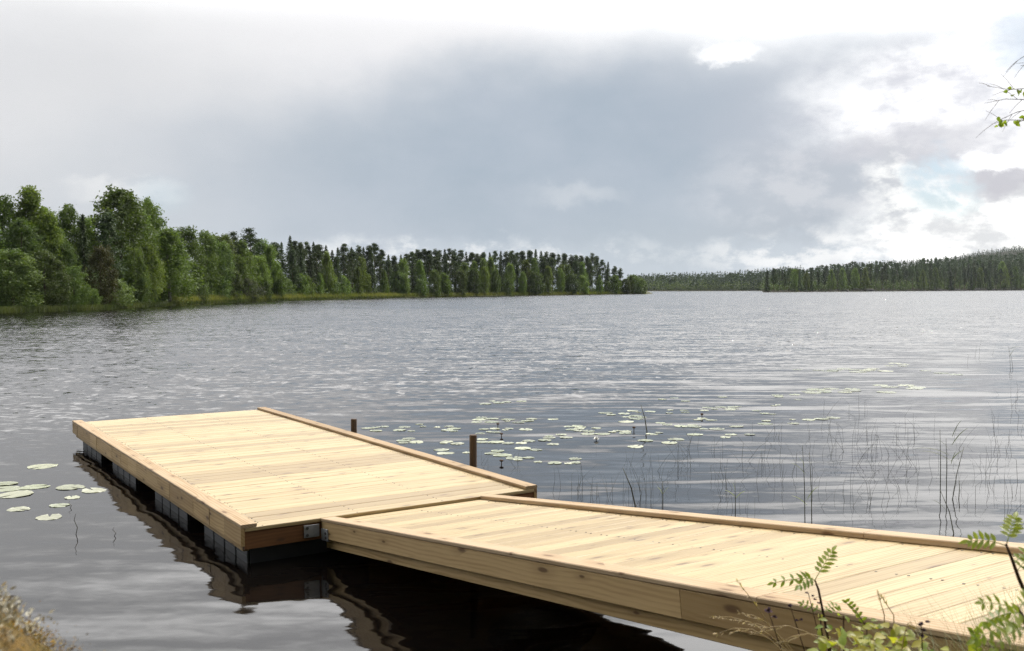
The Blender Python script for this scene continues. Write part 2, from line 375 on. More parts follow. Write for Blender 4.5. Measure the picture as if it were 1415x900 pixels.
    hole=t.m('ADD',t.m('MULTIPLY',blob(1297,258,40,38,.5,'c'),t.mr(t.noise(t.xyz(t.m('ADD',U,t.m('MULTIPLY',V,.5)),V),13.0,7.0,.6),.40,.52)),t.m('MULTIPLY',blob(1412,62,44,34,.6,'c'),.5),clamp=True)
    hole=t.m('ADD',hole,t.m('MULTIPLY',blob(222,270,34,20,.8,'n'),.45),clamp=True)
    col=t.mix(hole,col,blue)
    # overhead: thin bright veil lit from behind by the sun; duller to the rear
    sdot=t.vm('DOT_PRODUCT',d,tuple(sd))
    glow=t.m('POWER',t.m('MAXIMUM',sdot,0.0),5.0); aur=t.m('POWER',t.m('MAXIMUM',sdot,0.0),26.0)
    over=t.mr(V,.25,.44)
    veil=t.mix(t.mr(soft,.3,.7),c(2.72,2.69,2.70),c(2.80,2.76,2.74))
    rear=t.mr(y,.25,-.35)
    veil=t.mix(rear,veil,c(.34,.37,.42))
    col=t.mix(t.m('MAXIMUM',over,rear),col,veil)
    col=t.mix(t.m('MULTIPLY',glow,t.mr(V,.24,.5)),col,c(3.0,2.95,2.85))
    col=t.mix(t.m('MULTIPLY',aur,t.mr(V,.2,.5)),col,c(8.5,8.1,7.4))
    # below the skyline
    col=t.mix(t.mr(V,-.01,-.06),col,c(.25,.27,.28))
    fin=t.mix(.04,col,sky.outputs[0])
    t.l.new(fin,bg.inputs[0])
build_world()
S.view_settings.view_transform='Standard'; S.view_settings.look='None'; S.view_settings.exposure=0; S.view_settings.gamma=1
S.cycles.use_denoising=True; S.cycles.denoiser='OPENIMAGEDENOISE'; S.cycles.denoising_input_passes='RGB_ALBEDO_NORMAL'; S.cycles.denoising_prefilter='NONE'; S.cycles.max_bounces=8; S.cycles.transparent_max_bounces=8
S.cycles.sample_clamp_indirect=6.0; S.cycles.caustics_reflective=False; S.cycles.caustics_refractive=False

# ------------------------------------------------------------------ ground, bed and water
def struct(o): o['kind']='structure'; return o
SHORE=[(-40,-6),(-12,.5),(-4,1.5),(-1.5,2.0),(0,2.6),(.8,3.3),(1.5,4.3),(2.4,5.2),(4,6.0),(7,7.5),(14,10),(45,16)]
def shore_dist(x,y):
    best=1e9; sgn=1
    for (ax,ay),(bx,by) in zip(SHORE[:-1],SHORE[1:]):
        dx,dy=bx-ax,by-ay; tt=max(0,min(1,((x-ax)*dx+(y-ay)*dy)/(dx*dx+dy*dy)))
        qx,qy=ax+dx*tt,ay+dy*tt; dd=math.hypot(x-qx,y-qy)
        if dd<best: best=dd; sgn=1 if dx*(y-ay)-dy*(x-ax)<0 else -1
    return best*sgn
def bank_z(x,y):
    d=shore_dist(x,y)
    if d<0: return max(-1.45, d*.28)
    w=.04*math.sin(x*3.1+y*1.7)+.03*math.sin(x*7.3-y*5.1)
    return .5*(1-math.exp(-d/.9))+.42*math.exp(-((x-2.3)**2+(y-1.9)**2)/2.2)*min(1,d*1.2)+ w*min(1,d) + min(3.0,max(0,d-4)*.08)
xs=np.concatenate([np.linspace(-40,-8,14)[:-1],np.linspace(-8,9,86)[:-1],np.linspace(9,45,16)])
ys=np.concatenate([np.linspace(-30,-4,12)[:-1],np.linspace(-4,11,76)[:-1],np.linspace(11,24,9)])
V=[(x,y,bank_z(x,y)) for y in ys for x in xs]; nx=len(xs)
Fs=[(j*nx+i,j*nx+i+1,(j+1)*nx+i+1,(j+1)*nx+i) for j in range(len(ys)-1) for i in range(nx-1)]
mb=MB(); mb.add(V,Fs); struct(mb.build('near_bank',BANKM,smooth=True))
def sheet(name,z,mat,x0=-4000,x1=4000,y0=-1500,y1=6000):
    mb=MB(); mb.add([(x0,y0,z),(x1,y0,z),(x1,y1,z),(x0,y1,z)],[(0,1,2,3)]); return struct(mb.build(name,mat))
sheet('lake_bed',-1.5,BEDM)
sheet('water',0,WATERM)

# shorelines as (photo column, distance)
LS=[(-900,75),(-400,80),(0,87),(150,102),(260,139),(400,197),(500,249),(650,309),(800,377),(890,420),(905,424)]
RS=[(1052,612),(1060,610),(1150,680),(1250,760),(1415,900),(1700,1100)]
def interp(tab,x): return float(np.interp(x,[a for a,_ in tab],[b for _,b in tab]))
def lshore(px): return interp(LS,px)
def rshore(px): return interp(RS,px)
def lz(off): return float(np.interp(off,[-3,0,2,6,30,150],[-.4,0,.18,.4,.9,2.0]))
def strip_land(name,cols,shore,offs,zf,mat):
    V=[];Fs=[]
    for c in cols:
        D0=shore(c)
        for o in offs:
            D=D0+o; V.append((sx(c,D),D,zf(c,o)))
    k=len(offs)
    for i in range(len(cols)-1):
        for j in range(k-1): Fs.append((i*k+j,(i+1)*k+j,(i+1)*k+j+1,i*k+j+1))
    mb=MB(); mb.add(V,Fs); return struct(mb.build(name,mat,smooth=True))
strip_land('far_bank',list(np.linspace(-900,890,120))+[895,905],lshore,[-4,-1,0,1,2,4,8,20,40,80],
           lambda c,o: lz(o*max(.0,min(1,(905-c)/25.)))+.05*math.sin(c*.9+o) if c<904 else -.3, FARBANKM)
def hill_ramp(c): return float(np.interp(c,[1060,1120,1200,1300,1415,1700],[0,.02,.075,.12,.20,.26]))
def rz(c,o): return float(np.interp(o,[-6,0,3,10],[-.5,0,1.0,1.8]))+max(0,o-6)*hill_ramp(c) if c>1053 else -.5
strip_land('opposite_bank',list(np.linspace(1054,1700,90)),rshore,[-6,0,3,6,10,20,40,70,110,160],rz,DARKBANKM)
FARD=1100
strip_land('distant_shore',list(np.linspace(820,1130,40)),lambda c:FARD,[-10,0,4,20,60,140],
           lambda c,o: float(np.interp(o,[-10,0,4,20,140],[-.5,0,1.2,2,2+max(0,(c-860))*.03])),FARBANKM)
def hillz(c,o): return float(np.interp(o,[0,150,420,600],[0,.35,1,.9]))*float(np.interp(c,[1230,1290,1340,1400,1500,1700],[20,46,63,75,81,55]))
strip_land('far_hill',list(np.linspace(1200,1750,60)),lambda c:1500,[0,80,150,250,350,420,600],hillz,DARKBANKM)

# ------------------------------------------------------------------ foliage generators
def rot_dirs(n):
    v=rng.normal(size=(n,3)); return v/np.linalg.norm(v,axis=1,keepdims=True)
def leaf_cards(C,size,aspect=.55,flat=0.0,dirs=None):
    n=len(C); L=rot_dirs(n) if dirs is None else dirs
    if flat: L=L*np.array([1,1,1-flat]); L/=np.linalg.norm(L,axis=1,keepdims=True)
    N=rot_dirs(n); W=np.cross(L,N); W/=np.linalg.norm(W,axis=1,keepdims=True)+1e-9
    s=np.asarray(size).reshape(-1,1) if np.ndim(size) else np.full((n,1),size)
    V=np.stack([C-L*s*.5, C+W*s*.5*aspect, C+L*s*.5, C-W*s*.5*aspect],1).reshape(-1,3)
    Fq=np.arange(4*n).reshape(n,4); return V,Fq
def broad_crown(name,H,lobes,lobe_r,sub,leaves,size,prof,mat,zlo,droop=0.0):
    """lobes of leaf clumps inside an envelope prof(h 0..1) -> radius; uneven, with gaps"""
    Cs=[];T=[]
    for i in range(lobes):
        h=(i+rng.random())/lobes; a=i*2.4+rng.normal()*.5; r=prof(h)*(.25+.75*rng.random()**.6)
        c=np.array([math.cos(a)*r,math.sin(a)*r,zlo+(H-zlo)*h*.93])
        R0=lobe_r*(.6+.7*rng.random())*(1-.4*h); lt=rng.random()
        k=int(sub*(.6+.8*rng.random()))
        d=rot_dirs(k); cl=c+d*R0*np.array([1,1,1.15+droop*.3])*(rng.random((k,1))**.4)
        for q in cl:
            m_=int(leaves*(.5+rng.random()))
            p=q+rng.normal(size=(m_,3))*R0*np.array([.33,.33,.34+droop*.2])
            Cs.append(p); T.append(np.clip(lt*.5+.3*rng.random()+.2*rng.random(m_)+rng.normal()*.1,0,1))
    C=np.concatenate(Cs); T=np.concatenate(T); ok=C[:,2]>.15; C=C[ok]; T=T[ok]
    C[:,2]=np.minimum(C[:,2],H)
    V,Fq=leaf_cards(C,size*(.7+.6*rng.random(len(C))),.6)
    return np_mesh(name,V,Fq,np.repeat(T,4),mat)
def spruce_crown(name,H,Rb,levels,br,cards,mat,zlo,cs=.5):
    Cs=[];Ds=[];Ss=[];T=[]
    for i in range(levels):
        h=(i+rng.random()*.6)/levels; z=zlo+(H-zlo)*h
        r=Rb*(1-h)**.85+.10
        for b in range(br):
            a=rng.random()*6.283; L=r*(.6+.5*rng.random()); lt=rng.random()
            for k in range(cards):
                f=(k+.6+.4*rng.random())/cards
                z2=z-L*f*(.28+.25*(1-h))+L*f*f*.15
                aa=a+rng.normal()*.16
                Cs.append((math.cos(aa)*L*f,math.sin(aa)*L*f,z2+rng.normal()*.05))
                d=np.array([math.cos(aa)+rng.normal()*.35,math.sin(aa)+rng.normal()*.35,-.35+rng.normal()*.25]); Ds.append(d/np.linalg.norm(d))
                Ss.append(cs*(.6+.6*rng.random())*(1-.45*h)); T.append(min(1,max(0,.25*f+.45*lt+.3*rng.random())))
    for k in range(6):
        Cs.append((rng.normal()*.03,rng.normal()*.03,H-.12*k)); Ds.append(np.array([.0,.05,1.])); Ss.append(.42); T.append(.4)
    V,Fq=leaf_cards(np.array(Cs),np.array(Ss),.42,0,np.array(Ds))
    return np_mesh(name,V,Fq,np.repeat(T,4),mat)
def pine_crown(name,H,pads,mat,zlo,Rm,size=.34,per=70):
    Cs=[];T=[]
    for i in range(pads):
        h=rng.random()**.8; z=zlo+(H-zlo)*h*.97
        r=Rm*((1-h)**.5*min(1,.5+2.0*h))*(.15+.85*rng.random()); a=rng.random()*6.283
        c=np.array([math.cos(a)*r,math.sin(a)*r,z]); pr=(.42+.5*rng.random())*(1-.45*h); lt=rng.random()
        k=int(per*(.5+rng.random()))
        p=c+rng.normal(size=(k,3))*np.array([pr*.62,pr*.62,pr*.42]); Cs.append(p)
        T.append(np.clip(lt*.6+.4*rng.random(k),0,1))
    C=np.concatenate(Cs);T=np.concatenate(T); C[:,2]=np.minimum(C[:,2],H)
    V,Fq=leaf_cards(C,size*(.7+.6*rng.random(len(C))),.5); return np_mesh(name,V,Fq,np.repeat(T,4),mat)
def trunk_mesh(name,H,r0,mat,limbs=0,zl=.3,lean=.02,limb_len=.25,top=.97):
    mb=MB(); b=rng.normal()*lean; c=rng.normal()*lean
    pts=[Vector((b*H*f*f,c*H*f,H*f)) for f in (-.03,.1,.25,.45,.65,.82,top)]
    tube(mb,pts,[r0*1.25,r0,r0*.85,r0*.65,r0*.42,r0*.24,r0*.06],7)
    for i in range(limbs):
        f=zl+(.9-zl)*i/max(1,limbs); a=i*2.4+rng.random(); p=Vector((b*H*f*f,c*H*f,H*f)); L=H*limb_len*(1.1-f)*(.7+.6*rng.random())
        d=Vector((math.cos(a),math.sin(a),.55)).normalized()
        tube(mb,[p,p+d*L*.5,p+d*L+Vector((0,0,L*.12))],[r0*.36*(1.1-f),r0*.22*(1.1-f),r0*.05],5)
    return mb.build(name,mat,smooth=True).data
def oval(w): return lambda h: w*(math.sin(math.pi*min(1,.14+.80*h))**.75)
def cone(w): return lambda h: w*(1-h)**.7*(.45+.55*min(1,h*5))+.15
proto_col=[]
def proto(kind,crown,trunk):
    proto_col.append((crown,trunk)); return (kind,crown,trunk)
NH=12.0
P={}
P['birch']=[proto('birch_tree',broad_crown('crown',NH,75,.85,11,15,.25,cone(2.5) if i%2 else oval(2.0),BIRCHLEAF,1.7,.9),trunk_mesh('trunk',NH,.16,BIRCHBARK,8,.22)) for i in range(4)]
P['aspen']=[proto('aspen_tree',broad_crown('crown',NH,80,1.05,12,15,.27,oval(2.6),ASPENLEAF,1.2),trunk_mesh('trunk',NH,.18,BROWNBARK,9,.2)) for i in range(4)]
P['alder']=[proto('alder_tree',broad_crown('crown',NH,85,1.05,12,15,.27,oval(2.9),ALDERLEAF,.3),trunk_mesh('trunk',NH,.17,BROWNBARK,8,.12)) for i in range(4)]
P['rust']=[proto('rusty_leaved_tree',broad_crown('crown',NH,65,1.0,11,14,.27,oval(2.6),RUSTLEAF,.8),trunk_mesh('trunk',NH,.15,BROWNBARK,8,.15))]
P['spruce']=[proto('spruce_tree',spruce_crown('crown',NH,2.2+.3*i,52,11,6,SPRUCENEEDLE,.4,.62),trunk_mesh('trunk',NH,.15,BROWNBARK,0,lean=.004)) for i in range(3)]
P['pine']=[proto('pine_tree',pine_crown('crown',NH,50+7*i,PINENEEDLE,2.6+.5*(i%3),2.1+.35*(i%3),.28,85),trunk_mesh('trunk',NH,.16,PINEBARK,8,.45,.01,.2)) for i in range(6)]
NB=4.0
P['bush']=[proto('alder_bush',broad_crown('crown',NB,40,.62,10,14,.19,oval(1.55),ALDERLEAF,.15),trunk_mesh('trunk',NB,.06,BROWNBARK,5,.1,.02,.4)) for i in range(3)]
P['greenbush']=[proto('birch_bush',broad_crown('crown',NB,40,.58,10,14,.19,oval(1.35),BIRCHLEAF,.2),trunk_mesh('trunk',NB,.06,BIRCHBARK,5,.1,.02,.4)) for i in range(2)]
P['willow']=[proto('willow_bush',broad_crown('crown',NB,42,.6,10,14,.18,oval(1.8),WILLOWLEAF,.15),trunk_mesh('trunk',NB,.06,BROWNBARK,5,.1,.02,.4))]
for o in [o for o in COL.objects if o.name.split('.')[0]=='trunk']: bpy.data.objects.remove(o)   # only the meshes are kept
NATW={'birch':4.6,'aspen':6.4,'alder':7.0,'rust':6.4,'spruce':4.2,'pine':4.9,'bush':3.9,'greenbush':3.4,'willow':4.3}
trees=[]
def plant(kind,px,ytop,D,gz,wpx=None,label=None,group=None,meta=None,cat='tree'):
    kn,crown,trunk=P[kind][rng.integers(len(P[kind]))]
    X=sx(px,D); top=EYE.z+(hz(px)-ytop)/F*D; nat=NB if 'bush' in kind or kind=='willow' else NH
    h=max(1.0,top-gz); s=h/nat
    sw=s if wpx is None else (wpx/F*D)/NATW[kind]
    sw=min(max(sw,s*.55),s*1.9)
    root=empty(kn,(X,D,gz-.05),(0,0,rng.random()*6.283),label,cat if nat==NH else 'bush',group)
    root.scale=(sw,sw,s)
    link('crown',crown,root); link('trunk',trunk,root)
    trees.append((root,kind,px,meta)); return root

LEFTG='trees on the left far bank'
hand=[ # column, top, kind, inland offset, width px, label
 (18,342,'alder',3,95,'dark leafy alder at the left end of the wood, over the reeds'),
 (62,345,'alder',2.5,75,'paler bushy alder at the water edge below the tall ragged birch'),
 (44,257,'birch',12,85,'tall ragged birch with thin open top near the left end of the wood'),
 (2,268,'aspen',14,70,'dense aspen behind the leftmost alder, left of the tall ragged birch'),
 (-30,280,'aspen',8,80,'aspen cut by the left border of the photo'),
 (97,282,'aspen',15,60,'rounded aspen between the tall ragged birch and the broad domed aspen'),
 (103,368,'bush',3,48,'low rounded alder bush left of the rust tinged tree'),
 (72,292,'birch',9,55,'slim birch just right of the tall ragged birch'),
 (117,296,'spruce',9,42,'narrow green spruce left of the broad domed aspen'),
 (140,337,'rust',4,52,'tree with rust tinged leaves below the broad domed aspen'),
 (168,254,'aspen',17,105,'tallest tree of the wood, a broad domed aspen'),
 (152,292,'pine',10,58,'dark pine in front of the broad domed aspen'),
 (208,273,'aspen',18,58,'clumpy aspen on the right shoulder of the broad domed aspen'),
 (160,386,'bush',2.5,62,'wide low alder bush at the water edge below the rust tinged tree'),
 (186,340,'birch',6,40,'young slender birch left of the pale trunked birch'),
 (206,335,'birch',5,44,'young bright birch touching the pale trunked birch on its left'),
 (235,314,'birch',3,68,'bright green birch with a pale slim trunk standing by the water'),
 (128,398,'greenbush',2.5,30,'small pale bush at the foot of the rust tinged tree'),
 (258,312,'aspen',14,62,'rounded aspen behind the bright pale trunked birch'),
 (285,318,'aspen',10,52,'upright aspen at the left end of the yellow sedge strip'),
 (276,391,'bush',3,34,'round low bush at the left end of the yellow sedge strip'),
 (303,330,'alder',6,54,'dark alder above the left end of the yellow sedge strip'),
 (324,320,'pine',16,44,'bushy topped pine left of the flat topped dark pine'),
 (346,315,'pine',17,58,'dark pine with a flat spreading top above the pale willow'),
 (344,384,'willow',3,44,'pale silvery willow bush beside the yellow sedge strip'),
 (330,352,'birch',9,38,'birch below the bushy topped pine, left of the pale willow'),
 (357,352,'birch',8,36,'birch above the pale silvery willow bush'),
 (374,338,'birch',7,36,'bright topped birch right of the flat topped dark pine'),
 (384,372,'birch',4,28,'short birch on the sedge strip right of the pale willow'),
 (366,388,'bush',3,26,'small dark bush just right of the pale silvery willow'),
 (390,335,'spruce',14,26,'slim spruce behind the bright topped birch'),
 (402,326,'spruce',13,28,'pointed spruce standing highest right of the bright topped birch'),
 (133,318,'spruce',13,44,'spruce behind the rust tinged tree'),
 (228,332,'spruce',15,46,'spruce half hidden behind the bright pale trunked birch'),
 (85,330,'alder',8,60,'mid height alder in front of the slim birch beside the ragged birch'),
 (30,300,'alder',9,80,'tall alder under the ragged birch at the left end'),
 (190,360,'alder',5,40,'short alder left of the two young birches'),
 (245,372,'alder',7,44,'low alder behind the trunk of the bright birch'),
 (318,370,'alder',5,44,'low dark alder above the yellow sedge strip, left of the willow'),
 (110,340,'alder',11,60,'shaded alder behind the low rounded alder bush'),
 (306,322,'birch',15,56,'birch crown behind the dark alder, right of the upright aspen'),
 (334,332,'birch',13,50,'birch crown between the bushy topped pine and the flat topped pine'),
 (362,330,'aspen',14,46,'aspen crown close behind the flat topped dark pine'),
 (380,334,'pine',16,40,'dark pine behind the bright topped birch'),
 (62,286,'aspen',15,70,'leafy aspen between the ragged birch and the rounded aspen'),
 (120,300,'birch',14,60,'birch crown left of the broad domed aspen, behind the narrow spruce'),
 (186,278,'aspen',19,70,'leafy aspen crown right behind the broad domed aspen'),
 (232,312,'aspen',14,64,'aspen crown behind the bright pale trunked birch, left of the rounded aspen'),
]
for (px,yt,k,off,w,lab) in hand:
    D=lshore(px)+off; plant(k,px,yt,D,lz(off),w,lab,LEFTG)

SKYL=[(400,328),(425,334),(440,331),(460,343),(478,336),(497,340),(520,336),(540,352),(560,350),(585,344),(605,342),(620,343),(640,347),(660,350),(690,346),(715,348),(740,342),(765,350),(790,350),(812,352),(820,350),(836,356),(848,368),(858,372),(868,380),(880,380),(890,386)]
def skyl(px): return interp(SKYL,px)
auto=[]
px=408
while px<852:
    k='pine' if rng.random()<(.62 if px<620 else .78) else 'spruce'
    auto.append((k,px,skyl(px)+abs(rng.normal())*2.4-1.0+(1.5 if k=='spruce' else 0),12+rng.random()*9,None,'back')); px+=6.2+rng.random()*3.4
px=405
while px<862:
    k=rng.choice(['pine','spruce','birch'],p=[.5,.26,.24])
    auto.append((k,px,skyl(px)+6+rng.random()*11,7+rng.random()*4,None,'mid')); px+=9+rng.random()*5
px=398
while px<880:
    k=rng.choice(['bush','greenbush','birch','alder'],p=[.22,.22,.28,.28])
    yt=386-rng.random()*12+ (0 if k in('bush','greenbush') else -8)
    if px>800: yt=max(yt,380)
    auto.append((k,px,yt,(6 if px<560 else 2)+rng.random()*2,None,'front')); px+=10+rng.random()*14
auto+= [('alder',875,379,7,30,'front'),('alder',886,384,3,20,'front'),('pine',857,370,9,15,'back'),('alder',864,384,4,20,'front')]
def stretch(px):
    for lim,n in ((470,'by the sedge strip'),(560,'at the sedge end'),(650,'on the near headland'),(740,'on the middle headland'),(800,'on the outer headland')):
        if px<lim: return n
    return 'at the headland tip'
def rstretch(px):
    for lim,n in ((1110,"at the right wood's point"),(1170,"just right of the point"),(1240,'midway along right shore'),(1310,'left of the far hill'),(1370,'under the far hill slope')):
        if px<lim: return n
    return 'under the far hill top'
ADJ={'pine':'dark pine','spruce':'pointed spruce','birch':'light birch','alder':'green alder','aspen':'rounded aspen','bush':'dark bush','greenbush':'light bush'}
ROW={'back':'in back row','mid':'in middle row','front':'in front row'}
for (k,px,yt,off,w,row) in auto:
    D=lshore(px)+off*(1 if px<860 else .5); plant(k,px,yt,D,lz(off*.5),w,None,'trees on the headland',(row,stretch(px)))
RSK=[(1060,372),(1075,368),(1092,370),(1110,371),(1140,363),(1160,363),(1180,360),(1200,360),(1250,358),(1300,353),(1340,352),(1415,348)]
px=1060
while px<1424:
    k=rng.choice(['pine','spruce','birch'],p=[.62,.2,.18]); s=interp([(1060,370),(1150,371),(1250,371),(1415,369)],px)
    plant(k,px,s+rng.random()*8-2,rshore(px)+3+rng.random()*4,rz(px,4),None,None,'trees on the right far shore',('front',rstretch(px))); px+=5.5+rng.random()*4.5
px=1072
while px<1424:
    k=rng.choice(['pine','spruce','birch'],p=[.55,.3,.15]); s=interp(RSK,px); o=30+rng.random()*20
    plant(k,px,(s+interp([(1060,371),(1415,369)],px))/2-1+rng.random()*5,rshore(px)+o,rz(px,o),None,None,'trees on the right far shore',('back',rstretch(px))); px+=7+rng.random()*5
# each auto tree gets its place in its own row and stretch, counted as they appear
ORD=['first','second','third','fourth','fifth','sixth','seventh','eighth','ninth','tenth','eleventh','twelfth','thirteenth','fourteenth','fifteenth','sixteenth']
bk={}
for root,kind,px,meta in trees:
    if meta: bk.setdefault((kind,)+meta,[]).append((px,root))
for (kind,row,st),L in bk.items():
    L.sort(key=lambda q:q[0])
    for i,(px,root) in enumerate(L):
        root['label']=f"{ADJ[kind]} {ROW[row]} {st}" if len(L)==1 else f"{ORD[i]} {ADJ[kind]} from left, {ROW[row]} {st}"

# far woods that read as one mass
def far_mass(name,spots,label):
    lib=[]
    for i in range(4):
        me=spruce_crown('tmp',10.0,2.0+.2*i,15,6,2,FARWOOD,.3,1.5) if i<3 else pine_crown('tmp',10.0,16,FARWOOD,2.0,1.6,.9,11)
        n=len(me.vertices); co=np.empty(n*3,np.float32); me.vertices.foreach_get('co',co); ti=np.empty(n,np.float32); me.attributes['tint'].data.foreach_get('value',ti)
        lib.append((co.reshape(-1,3).copy(),ti.copy())); bpy.data.meshes.remove(me)
    Vs=[];Ts=[]
    for (X,Y,z,h) in spots:
        co,ti=lib[rng.integers(4)]; a=rng.random()*6.28; s=h/10; w=s*(.85+.5*rng.random())
        c_,s_=math.cos(a)*w,math.sin(a)*w
        Vs.append(np.stack([co[:,0]*c_-co[:,1]*s_+X,co[:,0]*s_+co[:,1]*c_+Y,co[:,2]*s+z],1)); Ts.append(np.clip(ti*.7+rng.random()*.3+rng.normal()*.12,0,1))
    V=np.concatenate(Vs);T=np.concatenate(Ts); me=np_mesh(name,V,np.arange(len(V)).reshape(-1,4),T,FARWOOD)
    return tag(link(name,me),label,'wood',None,'stuff')
sp=[]
for r in range(5):
    px=868
    while px<1110:
        o=6+r*18+rng.random()*8; D=FARD+o
        topy=interp([(868,380),(900,378),(950,377),(1000,376),(1040,373),(1110,368)],px)
        z=float(np.interp(o,[0,4,20,140],[0,1.2,2,2+(px-860)*.03])); full=EYE.z+(hz(px)-topy)/F*D-z
        sp.append((sx(px,D),D,z-.3,full*(.68+.08*r+.10*rng.random()))); px+=2.6+rng.random()*2.0
far_mass('distant_wood',sp,'bluish conifer wood along the distant shore between headland and right wood')
sp=[]
for r in range(6):
    px=1085+r*6
    while px<1440:
        o=55+r*20+rng.random()*14; D=rshore(px)+o
        s=interp(RSK,px); z=rz(px,min(o,160)); full=EYE.z+(hz(px)-s)/F*D-z
        h=min(max(full*(.80+.2*rng.random()),7),16)
        sp.append((sx(px,D),D,z-.4,h)); px+=4+rng.random()*3.5
far_mass('hillside_wood',sp,'green conifer wood rising behind the right far shore')
sp=[]
for r in range(11):
    px=1245
    while px<1480:
        o=60+r*40+rng.random()*30; D=1500+o; z=hillz(px,o); sp.append((sx(px,D),D,z-1,9+rng.random()**2*5)); px+=1.5+rng.random()*1.3
far_mass('far_hill_wood',sp,'blue green wood covering the far hill at right')

# pale boulders along the right shore
def rock_mesh(name,r,seed,mat,flat=.6,div=3):
    rg=np.random.default_rng(seed)
    bm_me=bpy.data.meshes.new(name)
    import bmesh
    bm=bmesh.new(); bmesh.ops.create_icosphere(bm,subdivisions=div,radius=1)
    ks=rg.normal(size=(7,3))*1.6; ph=rg.random(7)*6
    for v in bm.verts:
        p=np.array(v.co); d=sum(math.sin(k@p+f) for k,f in zip(ks,ph))*.07+sum(math.sin((k@p)*3+f) for k,f in zip(ks,ph))*.02
        v.co=v.co*(1+d); v.co.z*=flat; v.co*=r
    bm.to_mesh(bm_me); bm.free(); bm_me.materials.append(mat); bm_me.polygons.foreach_set('use_smooth',[True]*len(bm_me.polygons)); return bm_me
rk=[rock_mesh('shore_boulder',1.0,i,SHORESTONE,.45,2) for i in range(3)]
rp=[(1168,'under the first trees right of the point'),(1201,'midway along the right wood'),(1297,'leftmost of those below the far hill'),(1322,'below the left slope of the far hill'),(1350,'below the middle of the far hill'),(1372,'wide and low below the far hill'),(1408,'nearest the right border of the photo')]
for i,(px,s) in enumerate(rp):
    D=rshore(px)+1.5; o=link('shore_boulder',rk[i%3],None,(sx(px,D),D,.9)); sc=.9+rng.random()*1.3; o.scale=(sc*2.0,sc,sc); tag(o,'pale boulder on the right far shore, '+s,'boulder','boulders on the right far shore')

def undergrowth(name,cols,shore,zf,n,off,hmax,size,label):
    Cs=[];T=[]
    for i in range(n):
        px=cols[0]+rng.random()*(cols[1]-cols[0]); o=off[0]+rng.random()*(off[1]-off[0]); D=shore(px)+o; z=zf(px,o)
        hm=hmax*(.45+.55*math.sin(px*.21+o*.7)**2)*(.5+.5*rng.random()); k=26
        Cs.append(np.array([sx(px,D),D,z+hm*.45])+rng.normal(size=(k,3))*np.array([.9,.9,hm*.28])*max(1,size/.4)**.5); T.append(np.clip(rng.random()*.6+.35*rng.random(k),0,1))
    C=np.concatenate(Cs);T=np.concatenate(T); V,Fq=leaf_cards(C,size*(.7+.6*rng.random(len(C))),.6)
    return tag(link(name,np_mesh(name,V,Fq,np.repeat(T,4),ALDERLEAF)),label,'undergrowth',None,'stuff')
undergrowth('undergrowth',(-60,880),lshore,lambda c,o:lz(o),3000,(9,16),4.2,.42,'dark undergrowth between the trunks of the left far wood')
undergrowth('shore_scrub',(1058,1440),rshore,lambda c,o:rz(c,o),2600,(2,60),6,.9,'low scrub along the right far shore under the trees')
undergrowth('distant_scrub',(868,1080),lambda c:FARD,lambda c,o:1.2+max(0,o-10)*.05,1800,(1,70),9,1.3,'dark scrub along the distant shore')

# reed fringe and sedge on the left bank
def blades(name,pts,h,w,lean,tint,mat,kind='stuff',seg=1):
    n=len(pts); a=rng.random(n)*6.283; d=np.stack([np.cos(a),np.sin(a),np.zeros(n)],1)
    l=rng.normal(size=(n,1))*lean; b=rng.random(n)*6.283; ld=np.stack([np.cos(b),np.sin(b),np.zeros(n)],1)
    hh=(h*(.6+.7*rng.random(n))).reshape(-1,1) if np.ndim(h)==0 else np.asarray(h).reshape(-1,1)
    up=np.array([0,0,1.0])
    V=np.stack([pts-d*w,pts+d*w,pts+ld*l*hh*.4+up*hh*.6+d*w*.6,pts+ld*l*hh*.4+up*hh*.6-d*w*.6,pts+ld*l*hh+up*hh],1).reshape(-1,3)
    base=np.arange(n)*5
    q=np.stack([base,base+1,base+2,base+3],1); tr=np.stack([base+3,base+2,base+4,base+4],1)
    Fq=np.concatenate([q,tr[:, :4]])
    me=bpy.data.meshes.new(name); faces=[tuple(r) for r in q]+[tuple(r[:3]) for r in tr]
    me.from_pydata(V.tolist(),[],faces); at=me.attributes.new('tint','FLOAT','POINT'); at.data.foreach_set('value',np.repeat(tint,5).astype(np.float32)); me.materials.append(mat)
    return link(name,me)
pts=[];tt=[]
for i in range(15000):
    px=-60+rng.random()**1.2*620; D=lshore(px)-.6+rng.random()*2.2-(1.2*rng.random() if px<240 else 0); pts.append((sx(px,D),D,-.1)); tt.append(.5+.35*math.sin(px*.11)+.3*rng.normal()*.5)
tag(blades('reeds',np.array(pts),.62,.035,.18,np.clip(tt,0,1),REEDBED),'dark green reed fringe along the left far bank','reeds',None,'stuff')
pts=[];tt=[]
for i in range(30000):
    px=238+rng.random()**1.15*655; off=.5+rng.random()*(7.5 if px<560 else 2.6); D=lshore(px)+off
    pts.append((sx(px,D),D,lz(off)-.05)); tt.append(.55+.25*math.sin(px*.05)+.2*rng.normal()-(.15 if px>560 else 0))
tag(blades('sedge',np.array(pts),1.0,.04,.2,np.clip(tt,0,1),SEDGE),'yellow green sedge strip in front of the left far trees','sedge',None,'stuff')

